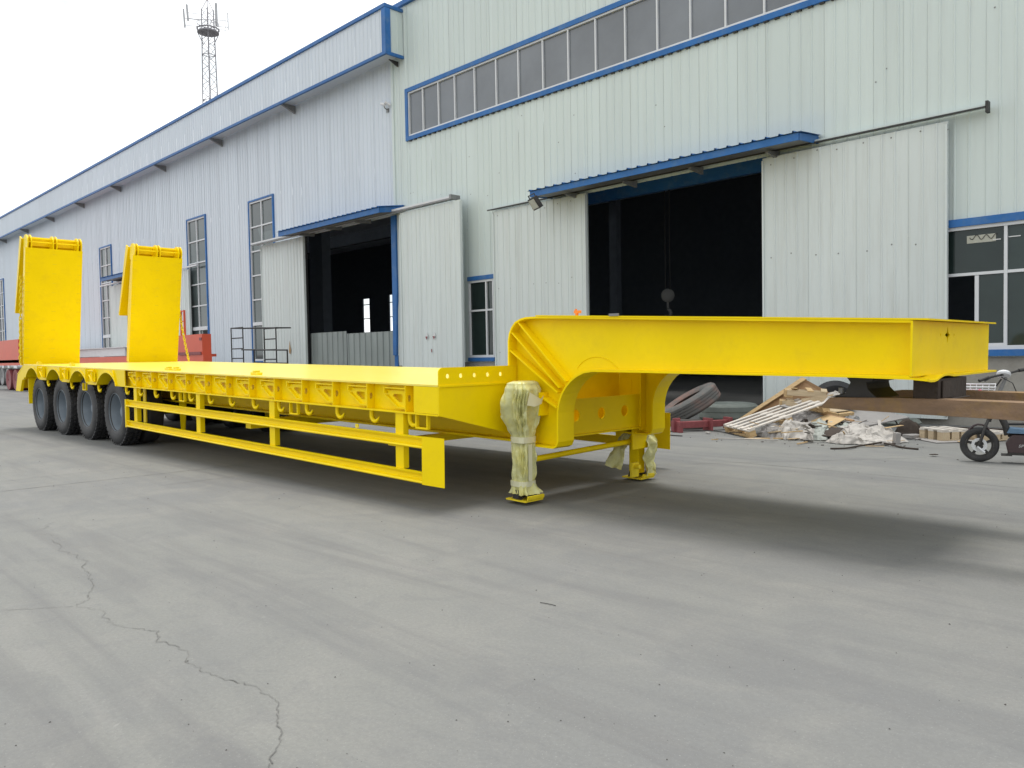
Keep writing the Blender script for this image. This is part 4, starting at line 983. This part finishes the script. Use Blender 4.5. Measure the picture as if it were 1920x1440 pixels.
wire('long dark bent strip lying on the concrete right of the dusty sheets', [(-3.95, 10.65, .02), (-3.72, 10.45, .03), (-3.50, 10.32, .012), (-3.30, 10.26, .012)], .013, RUSTD, 'metal_strip')
wire('long thin stick lying on the concrete in front of the rubbish pile', [(-5.55, 10.15, .01), (-5.0, 10.45, .02), (-4.55, 10.75, .015)], .010, WOODD, 'stick')
wire('short thin stick lying in front of the wooden pallet', [(-5.9, 9.95, .01), (-5.5, 10.1, .015), (-5.1, 10.25, .01)], .007, RAG, 'stick')
# pallets
def pallet(label, loc, rz, tilt, L, Wd, nslat, sm_, bm_, hgt=.11, group=None):
    p = thing('pallet', label, 'pallet', loc, (0, -tilt, rz), group)     # length along local x
    for k in range(nslat):
        y = -Wd / 2 + .05 + (Wd - .10) * k / (nslat - 1); e = random.uniform(-.02, .02)
        q = MB(); q.box(-.0 + e, L + e, y - .042, y + .042, hgt, hgt + .018); ob('slat', q, sm_, p)
    for x_ in (.05, L / 2, L - .05):
        q = MB(); q.box(x_ - .05, x_ + .05, -Wd / 2, Wd / 2, hgt - .018, hgt - .0005); ob('stringer', q, sm_, p)
        for y in (-Wd / 2 + .06, 0, Wd / 2 - .06):
            q = MB(); q.box(x_ - .05, x_ + .05, y - .055, y + .055, .018, hgt - .0185); ob('block', q, bm_, p)
        q = MB(); q.box(x_ - .05, x_ + .05, -Wd / 2, Wd / 2, 0, .0175); ob('base_board', q, bm_, p)
    return p
pallet('whitish slatted wooden pallet tilted up against the rubbish pile', (-5.87, 10.52, .01), R(52), R(17), 1.25, .92, 5, WHITEW, WOODD)
pallet('small broken pallet of pale blocks lying flat near the bicycle', (-3.60, 11.75, .012), R(-35), 0, .45, .40, 3, WHITEW, WOOD, .13)
pallet('tiny low pallet beside the front wheel of the electric bicycle', (-3.16, 11.95, .012), R(-30), 0, .40, .40, 3, WHITEW, WOOD, .10)
def board(label, pts, t, m, name='board', cat='board'):
    A, B, C_, D = [Vector(p) for p in pts]; n_ = (B - A).cross(D - A).normalized() * t
    q = MB(); q.add([A, B, C_, D, A + n_, B + n_, C_ + n_, D + n_], [(3, 2, 1, 0), (4, 5, 6, 7), (0, 1, 5, 4), (1, 2, 6, 5), (2, 3, 7, 6), (3, 0, 4, 7)])
    return tag(ob(name, q, m), label, cat)
board('brown plywood sheet leaning up to the left behind the wooden crates', [(-6.62, 12.0, .10), (-5.55, 12.1, .08), (-5.15, 12.5, .45), (-5.70, 12.35, .78)], .02, PLY, 'plywood_sheet')
board('narrow pale lath leaning along the edge of the brown plywood', [(-6.66, 11.95, .09), (-6.60, 11.93, .07), (-5.62, 12.28, .77), (-5.70, 12.30, .80)], .02, WOODD, 'lath')
board('grey sagging board on top of the rubbish under the fork tips', [(-5.55, 11.2, .40), (-4.35, 11.35, .14), (-4.05, 12.2, .22), (-5.3, 12.3, .50)], .02, BOARD, 'grey_board')
board('flat grey-white sheet lying under the small broken pallet', [(-3.95, 11.65, .006), (-3.35, 11.1, .006), (-2.9, 11.6, .008), (-3.4, 12.2, .008)], .006, BOARD, 'flat_sheet')
board('thin dark plank lying on the ground right of the thin tyre', [(-4.1, 13.3, .0), (-3.1, 13.35, .0), (-3.1, 13.45, .0), (-4.1, 13.4, .0)], .02, RUSTD, 'plank')
# broken crate
cr_ = thing('broken_crate', 'stack of broken pale wooden crates on the rubbish pile', 'crate', (-5.42, 11.75, .0), (0, R(4), R(28)))
random.seed(3)
for zz, dx, ww in ((.22, -.05, .66), (.37, -.02, .62), (.54, .04, .52)):
    for yy in (-.20, .16): ob('crate_rail', MB().box(-.34 + dx, -.30 + dx + ww, yy - .022, yy + .022, zz, zz + .085), WOOD, cr_, bevel=.004)
    for k in range(3): ob('crate_block', MB().box(-.37 + dx, -.25 + dx, -.2 + .17 * k, -.11 + .17 * k, zz - .03, zz + .085), WOODD, cr_, bevel=.004)
    for k in range(3):
        x_ = -.27 + dx + k * (ww - .1) / 2; M_ = Matrix.Translation((x_ + .05, -.01, zz + .097)) @ Matrix.Rotation(R(random.uniform(-14, 14)), 4, 'Z') @ Matrix.Rotation(R(random.uniform(-5, 5)), 4, 'X'); ob('crate_slat', MB().obox(M_, .085, random.uniform(.38, .52), .016), random.choice((WOOD, WOODD)), cr_)
for k in range(9):
    q = MB(); a = Vector((random.uniform(-.35, .1), -.24 - .02 * k, random.uniform(.2, .5))); q.bar(a, a + Vector((.45, random.uniform(-.05, .05), random.uniform(-.15, .12))), .07, .014, (0, 1, 0)); ob('crate_slat', q, WOOD, cr_)
fr = thing('wooden_frame', 'small tan wooden frame lying on the grey sagging board', 'frame', (-4.95, 11.45, .36), (R(4), R(12), R(10)))
for a, b in (((-.28, -.16, 0), (.22, -.20, 0)), ((.22, -.20, 0), (.34, .16, 0)), ((.34, .16, 0), (-.2, .2, 0))):
    ob('frame_bar', MB().bar(a, b, .045, .05), WOODD, fr)
board('pale plywood offcut lying inside the small tan frame', [(-5.22, 11.36, .42), (-4.78, 11.34, .335), (-4.70, 11.62, .34), (-5.15, 11.66, .43)], .008, WOOD, 'plywood_offcut')
for k, (lab, loc) in enumerate([('small tan wood block poking out of the sheets under the pallet', (-5.25, 10.75, .10)), ('short upright wood stump at the right end of the dusty sheets', (-3.72, 10.75, .06)), ('low wood offcut lying beside the crumpled dark sheet', (-3.78, 11.55, .03))]):
    sz = [(.16, .10, .12), (.07, .07, .18), (.34, .12, .05)][k]; q = MB(); q.box(-sz[0] / 2, sz[0] / 2, -sz[1] / 2, sz[1] / 2, -sz[2] / 2, sz[2] / 2)
    b_ = ob('wood_block', q, WOODD if k < 1 else BOARD, None, bevel=.004); b_.location = loc; b_.rotation_euler = (R(5), R(3), R(30 + 25 * k)); tag(b_, lab, 'wood block')
# crumpled plastic sheets
def rag(label, cx, cy, rx, ry, hgt, seed, m, rot=0.0, n=70, amp=1.0):
    q = MB()
    for i in range(n + 1):
        for j in range(n + 1):
            u = 2 * i / n - 1; v = 2 * j / n - 1
            rad = math.sqrt(u * u + v * v) + 1e-6; sq = max(abs(u), abs(v)) / rad; u2, v2 = u * sq, v * sq; d_ = min(1.0, max(abs(u), abs(v)))
            ang = math.atan2(v, u); edge = 1 + .28 * noise.noise(Vector((math.cos(ang) * 1.8 + seed, math.sin(ang) * 1.8, 3))) + .12 * noise.noise(Vector((math.cos(ang) * 6 + seed, math.sin(ang) * 6, 3)))
            x = u2 * rx * edge; y = v2 * ry * edge
            P = Vector((x * 6.5 + seed + .6 * noise.noise(Vector((x * 4, y * 4, seed))), y * 6.5, seed))
            f = (1 - abs(noise.noise(P)) * 2) * .5 + (1 - abs(noise.noise(P * 2.3)) * 2) * .28 + (1 - abs(noise.noise(P * 5)) * 2) * .15
            L0 = noise.noise(Vector((x * 2.6 + seed, y * 2.6, 1)))
            z = hgt * (1 - d_ ** 2.4) * (.62 + .75 * L0) + (.085 * f * amp + .03) * (1 - d_ ** 4) + .01 + .006 * noise.noise(P * 8)
            wv = Vector((x * 6 + seed, y * 6, 4.0))
            x += .085 * noise.noise(wv + Vector((9, 0, 0))) + .03 * noise.noise(wv * 3); y += .085 * noise.noise(wv + Vector((0, 9, 0))) + .03 * noise.noise(wv * 3 + Vector((0, 5, 0)))
            q.v.append((x, y, max(.004, z)))
    for i in range(n):
        for j in range(n): a = i * (n + 1) + j; q.f.append((a, a + 1, a + n + 2, a + n + 1))
    o_ = ob('crumpled_sheet', q, m, None, 35); o_.location = (cx, cy, 0); o_.rotation_euler = (0, 0, rot); return tag(o_, label, 'plastic sheet', 'crumpled plastic sheets on the rubbish pile')
rag('large beige-white crumpled sheet at the right end of the rubbish pile', -4.28, 11.0, .58, .44, .22, 2.3, RAG, R(-20))
rag('greenish crumpled sheet in the middle of the rubbish pile', -4.72, 10.95, .50, .36, .20, 7.7, RAGG, R(10))
rag('dusty white crumpled sheet bundle beside the tilted pallet', -5.02, 10.72, .34, .30, .22, 12.1, RAG, R(30))
rag('thin clear plastic heap half under the tilted pallet', -5.35, 10.72, .34, .26, .13, 15.4, BOARD, R(0))
rag('flat pale sheet spread on the ground in front of the pile', -4.15, 10.55, .40, .20, .06, 21.3, RAG, R(15))
rg = rag('pinkish white crumpled sheet on top of the broken crates', -5.05, 11.75, .26, .2, .16, 25.0, RAG, R(15)); rg.location.z = .40; rg.location.x += .12
rg = rag('grey crumpled sheet draped between the crates and the grey board', -5.2, 11.3, .34, .26, .18, 31.0, BOARD, R(15)); rg.location.z = .14
df = rag('small crumpled dark brown sheet standing alone near the bicycle', -3.93, 11.85, .17, .12, .16, 41.0, RUSTD, R(15), n=24, amp=1.4); df['category'] = 'scrap sheet'; del df['group']

# electric bicycle
bk = thing('electric_bicycle', 'black and brown electric bicycle with white front basket standing by the right-hand window', 'bicycle', (-2.467, 9.60, 0), (0, 0, R(13.7)))
def bike_wheel(x_, r_):
    wn = bpy.data.objects.new('wheel', None); COL.objects.link(wn); wn.parent = bk; wn.location = (x_, 0, r_)
    t = MB(); t.lathe([(r_ - .055, -.022), (r_ - .03, -.03), (r_ - .008, -.022), (r_, 0), (r_ - .008, .022), (r_ - .03, .03), (r_ - .055, .022)], n=36); ob('tyre', t, RUBBER, wn, 50)
    t = MB(); t.lathe([(r_ - .056, -.02), (r_ - .056, .02), (r_ - .075, .012), (r_ - .075, -.012)], n=30); t.lathe([(.0, -.03), (.035, -.03), (.035, .03), (0, .03)], n=14)
    for i in range(5): a = 2 * math.pi * i / 5 + .4; t.bar((.03 * math.cos(a), 0, .03 * math.sin(a)), ((r_ - .07) * math.cos(a), 0, (r_ - .07) * math.sin(a)), .028, .016, (0, 1, 0))
    ob('rim', t, DARKM, wn); 
    t = MB(); t.lathe([(.045, -.034), (.075, -.034), (.075, -.031), (.045, -.031)], n=24); t.tube([(-.02, -.04, -.02), (.05, -.045, -.08)], .015, 6); ob('brake_disc', t, WHITEF, wn)
bike_wheel(0, .187); bike_wheel(1.12, .187)
q = MB(); q.tube([(.0, -.05, .187), (.06, -.05, .40), (.085, 0, .46)], .016, 8); q.tube([(.0, .05, .187), (.06, .05, .40), (.085, 0, .46)], .016, 8); q.tube([(.085, 0, .44), (.13, 0, .60), (.17, 0, .74)], .024, 8); ob('front_fork', q, DARKM, bk, 50)
q = MB(); q.tube([(.17, 0, .66), (.19, 0, .78), (.235, 0, .90), (.245, .0, .94)], [.02, .021, .018, .016], 8); ob('steering_stem', q, GREYM, bk, 50)
q = MB(); q.tube([(.12, 0, .60), (.14, -.02, .8), (.2, -.04, .9)], .008, 6); q.tube([(.20, -.03, .92), (.30, -.10, .86), (.36, -.02, .7)], .005, 5); ob('brake_cable', q, DARKM, bk, 50)
q = MB(); q.tube([(.02, -.26, .905), (.14, -.16, .935), (.25, 0, .955), (.36, .16, .985), (.44, .26, 1.0)], .013, 8); q.tube([(-.0, -.29, .89), (.08, -.22, .925)], .018, 8); q.tube([(.36, .15, .985), (.48, .28, 1.005)], .019, 8)
q.tube([(.10, -.20, .915), (.05, -.27, .885)], .007, 6); ob('handlebar', q, DARKM, bk, 50)
q = MB(); q.lathe([(0, -.02), (.06, -.02), (.07, 0), (.06, .022), (0, .022)], Matrix.Translation((.22, -.03, .95)) @ Matrix.Rotation(R(60), 4, 'X'), 20); ob('headlight', q, WHITEF, bk, 40)
q = MB()
for z_, s_ in ((.70, .8), (.76, .9), (.82, 1.0)):
    q.tube([( -.155 * s_ + 0, -.13 * s_, z_), (.14 * s_, -.13 * s_, z_ - .005), (.15 * s_, .10 * s_, z_ + .02), (-.15 * s_, .10 * s_, z_ + .02)], .0055 if z_ < .8 else .008, 6, closed=True)
for k in range(6):
    x_ = -.15 + .06 * k; q.tube([(x_ * .8, -.11, .70), (x_, -.13, .82)], .005, 5); q.tube([(x_ * .8, .08, .71), (x_, .10, .84)], .005, 5); q.tube([(x_ * .8, -.11, .70), (x_ * .8, .08, .71)], .005, 5)
for k in range(4):
    y_ = -.12 + .07 * k; q.tube([(-.12, y_ * .8, .70), (-.155, y_, .825)], .005, 5); q.tube([(.11, y_ * .8, .70), (.15, y_, .825)], .005, 5)
ob('basket', q, WHITEP, bk)
q = MB(); q.v = []; q = film([(-.13, -.10, .72), (.03, -.10, .715), (.03, .07, .76), (-.13, .07, .75)], 10, 10, .05, 3.3); pk_ = ob('pink_cloth', q, PINK, None, 60)
pk_.location = bk.location; pk_.rotation_euler = bk.rotation_euler; tag(pk_, 'pink cloth lying in the white bicycle basket', 'cloth')
q = MB(); q.prism([(.26, .12), (.90, .12), (.95, .2), (.95, .31), (.30, .31), (.24, .22)], 1, -.075, .075); ob('battery_case', q, BROWN, bk, bevel=.012)
q = MB(); q.box(.26, .90, -.08, .08, .095, .119); q.box(.20, .30, -.09, .09, .085, .094); ob('lower_tray', q, DARKM, bk)
q = MB(); q.prism([(.25, .325), (.60, .322), (.60, .36), (.28, .385)], 1, -.08, .08); ob('foot_board', q, BLUEB, bk, bevel=.01)
q = MB(); q.tube([(.15, 0, .62), (.24, 0, .40), (.26, 0, .30)], .035, 10); q.tube([(.26, 0, .3), (.9, 0, .32), (1.12, 0, .187)], .02, 8); q.tube([(.80, 0, .30), (.75, 0, .78)], .022, 8); q.tube([(.26, 0, .42), (.6, 0, .43), (.78, 0, .5)], .016, 8); ob('frame', q, DARKM, bk, 50)
q = MB(); q.prism([(.60, .78), (.95, .80), (.97, .86), (.62, .83)], 1, -.09, .09); ob('saddle', q, DARKM, bk, bevel=.02)
q = MB(); q.tube([(-.14 * math.cos(t) - .0, 0, .187 + .22 * math.sin(t)) for t in [R(20 + 16 * i) for i in range(8)]], .012, 6); ob('mudguard', q, BROWN, bk)
tc_ = bpy.data.curves.new('t', 'FONT'); tc_.body = 'SPORT'; tc_.size = .042; tc_.extrude = .0006; tc_.shear = .25; tc_.space_character = 1.15
to_ = bpy.data.objects.new('t', tc_); COL.objects.link(to_)
dg = bpy.context.evaluated_depsgraph_get(); tme = bpy.data.meshes.new_from_object(to_.evaluated_get(dg)); bpy.data.objects.remove(to_)
tme.materials.clear(); tme.materials.append(TEXTW); tob = bpy.data.objects.new('lettering', tme); COL.objects.link(tob); tob.parent = bk
tob.location = (.355, -.0765, .180); tob.rotation_euler = (R(90), 0, 0)

# ------------------------------------------------------------------ small litter on the yard
random.seed(11)
q = MB()
def pebble(x, y, r_):
    k = len(q.v)
    for a, b, c in ((1, 0, 0), (0, 1, 0), (-1, 0, 0), (0, -1, 0), (0, 0, 1)):
        j = random.uniform(.6, 1.2); q.v.append((x + a * r_ * j, y + b * r_ * j, (c * r_ * .8 * j) + .001))
    for i in range(4): q.f.append((k + i, k + (i + 1) % 4, k + 4))
for i in range(420):
    t = random.random(); d_ = 1.6 + 11 * t * t; a = R(random.uniform(8, 84)); pebble(-math.sin(a) * d_, math.cos(a) * d_, random.uniform(.001, .0032) * (1 + d_ * .16))
for i in range(60): pebble(random.gauss(-1.75, .22), random.gauss(1.05, .16), random.uniform(.002, .005))
for i in range(60): pebble(random.gauss(-4.6, .9), random.gauss(10.6, .5), random.uniform(.006, .02))
lt = ob('litter', q, STONE); lt['kind'] = 'stuff'
wire('thin dark wire lying alone on the concrete in front of the gooseneck', [(-2.691, 2.851, .004), (-2.644, 2.86, .005), (-2.599, 2.866, .004)], .0018)
board('torn brown cardboard flap lying on the middle of the rubbish heap', [(-5.0, 10.95, .20), (-4.62, 10.80, .16), (-4.50, 11.05, .27), (-4.85, 11.22, .30)], .008, WOODD, 'cardboard_flap', 'cardboard')
board('dark thin slab sticking out between the greenish and beige sheets', [(-4.75, 10.62, .06), (-4.35, 10.60, .05), (-4.25, 10.78, .15), (-4.62, 10.85, .17)], .012, RUSTD, 'dark_slab')
board('light broken plank pointing left out of the dusty white bundle', [(-5.45, 10.48, .05), (-4.95, 10.52, .14), (-4.95, 10.58, .15), (-5.45, 10.55, .06)], .015, WOOD, 'broken_plank', 'plank')
board('brown broken plank resting on the greenish sheet', [(-4.95, 11.25, .30), (-4.40, 11.0, .24), (-4.38, 11.06, .25), (-4.92, 11.32, .31)], .015, PLY, 'broken_plank', 'plank')
rag('dark grey crumpled film at the back of the rubbish heap', -4.75, 11.55, .45, .25, .24, 52.0, GREYM, R(12))
rag('brownish crumpled sheet between the pallet and the crates', -5.35, 11.25, .30, .22, .22, 61.0, PLINTH, R(40))
# splinters, torn strips and small rubbish round the pile
random.seed(5)
for nm, mt, cnt, sz in (('wood_splinters', WOODD, 46, (.05, .34)), ('rubbish_scraps', RAG, 60, (.03, .14)), ('dark_scraps', RUSTD, 50, (.03, .22))):
    q = MB()
    for i in range(cnt):
        a = Vector((random.gauss(-4.75, .62), random.gauss(11.0, .42), random.uniform(.01, .22))); 
        if i % 2: a.z = random.uniform(.005, .03); a.x += random.uniform(-.5, .8); a.y -= random.uniform(0, .35)
        L = random.uniform(*sz); th = random.uniform(0, 6.28); b = a + Vector((math.cos(th) * L, math.sin(th) * L, random.uniform(-.02, .08) * (a.z > .05)))
        q.bar(a, b, random.uniform(.012, .05), random.uniform(.004, .014))
    ob(nm, q, mt)['kind'] = 'stuff'
# screw heads and dents on the sheets
q = MB()
def dot(x, y, z, r_=.014): q.add([(x + r_ * math.cos(a), y, z + r_ * math.sin(a)) for a in [i * math.pi / 3 for i in range(6)]] + [(x, y - .006, z)], [(i, (i + 1) % 6, 6) for i in range(6)])
for i in range(30): dot(random.uniform(-18, 4), YB - .004, random.uniform(5.3, 7.2))
for zz in (1.3, 2.95, 4.7):
    for k in range(8): dot(-6.95 + .42 * k + random.uniform(-.05, .05), YB - .164, zz + random.uniform(-.06, .06)); dot(-14.2 + .4 * k, YB - .164, zz + random.uniform(-.06, .06))
sc2 = ob('screw_heads', q, GREYM, hallR); sc2['kind'] = 'stuff'
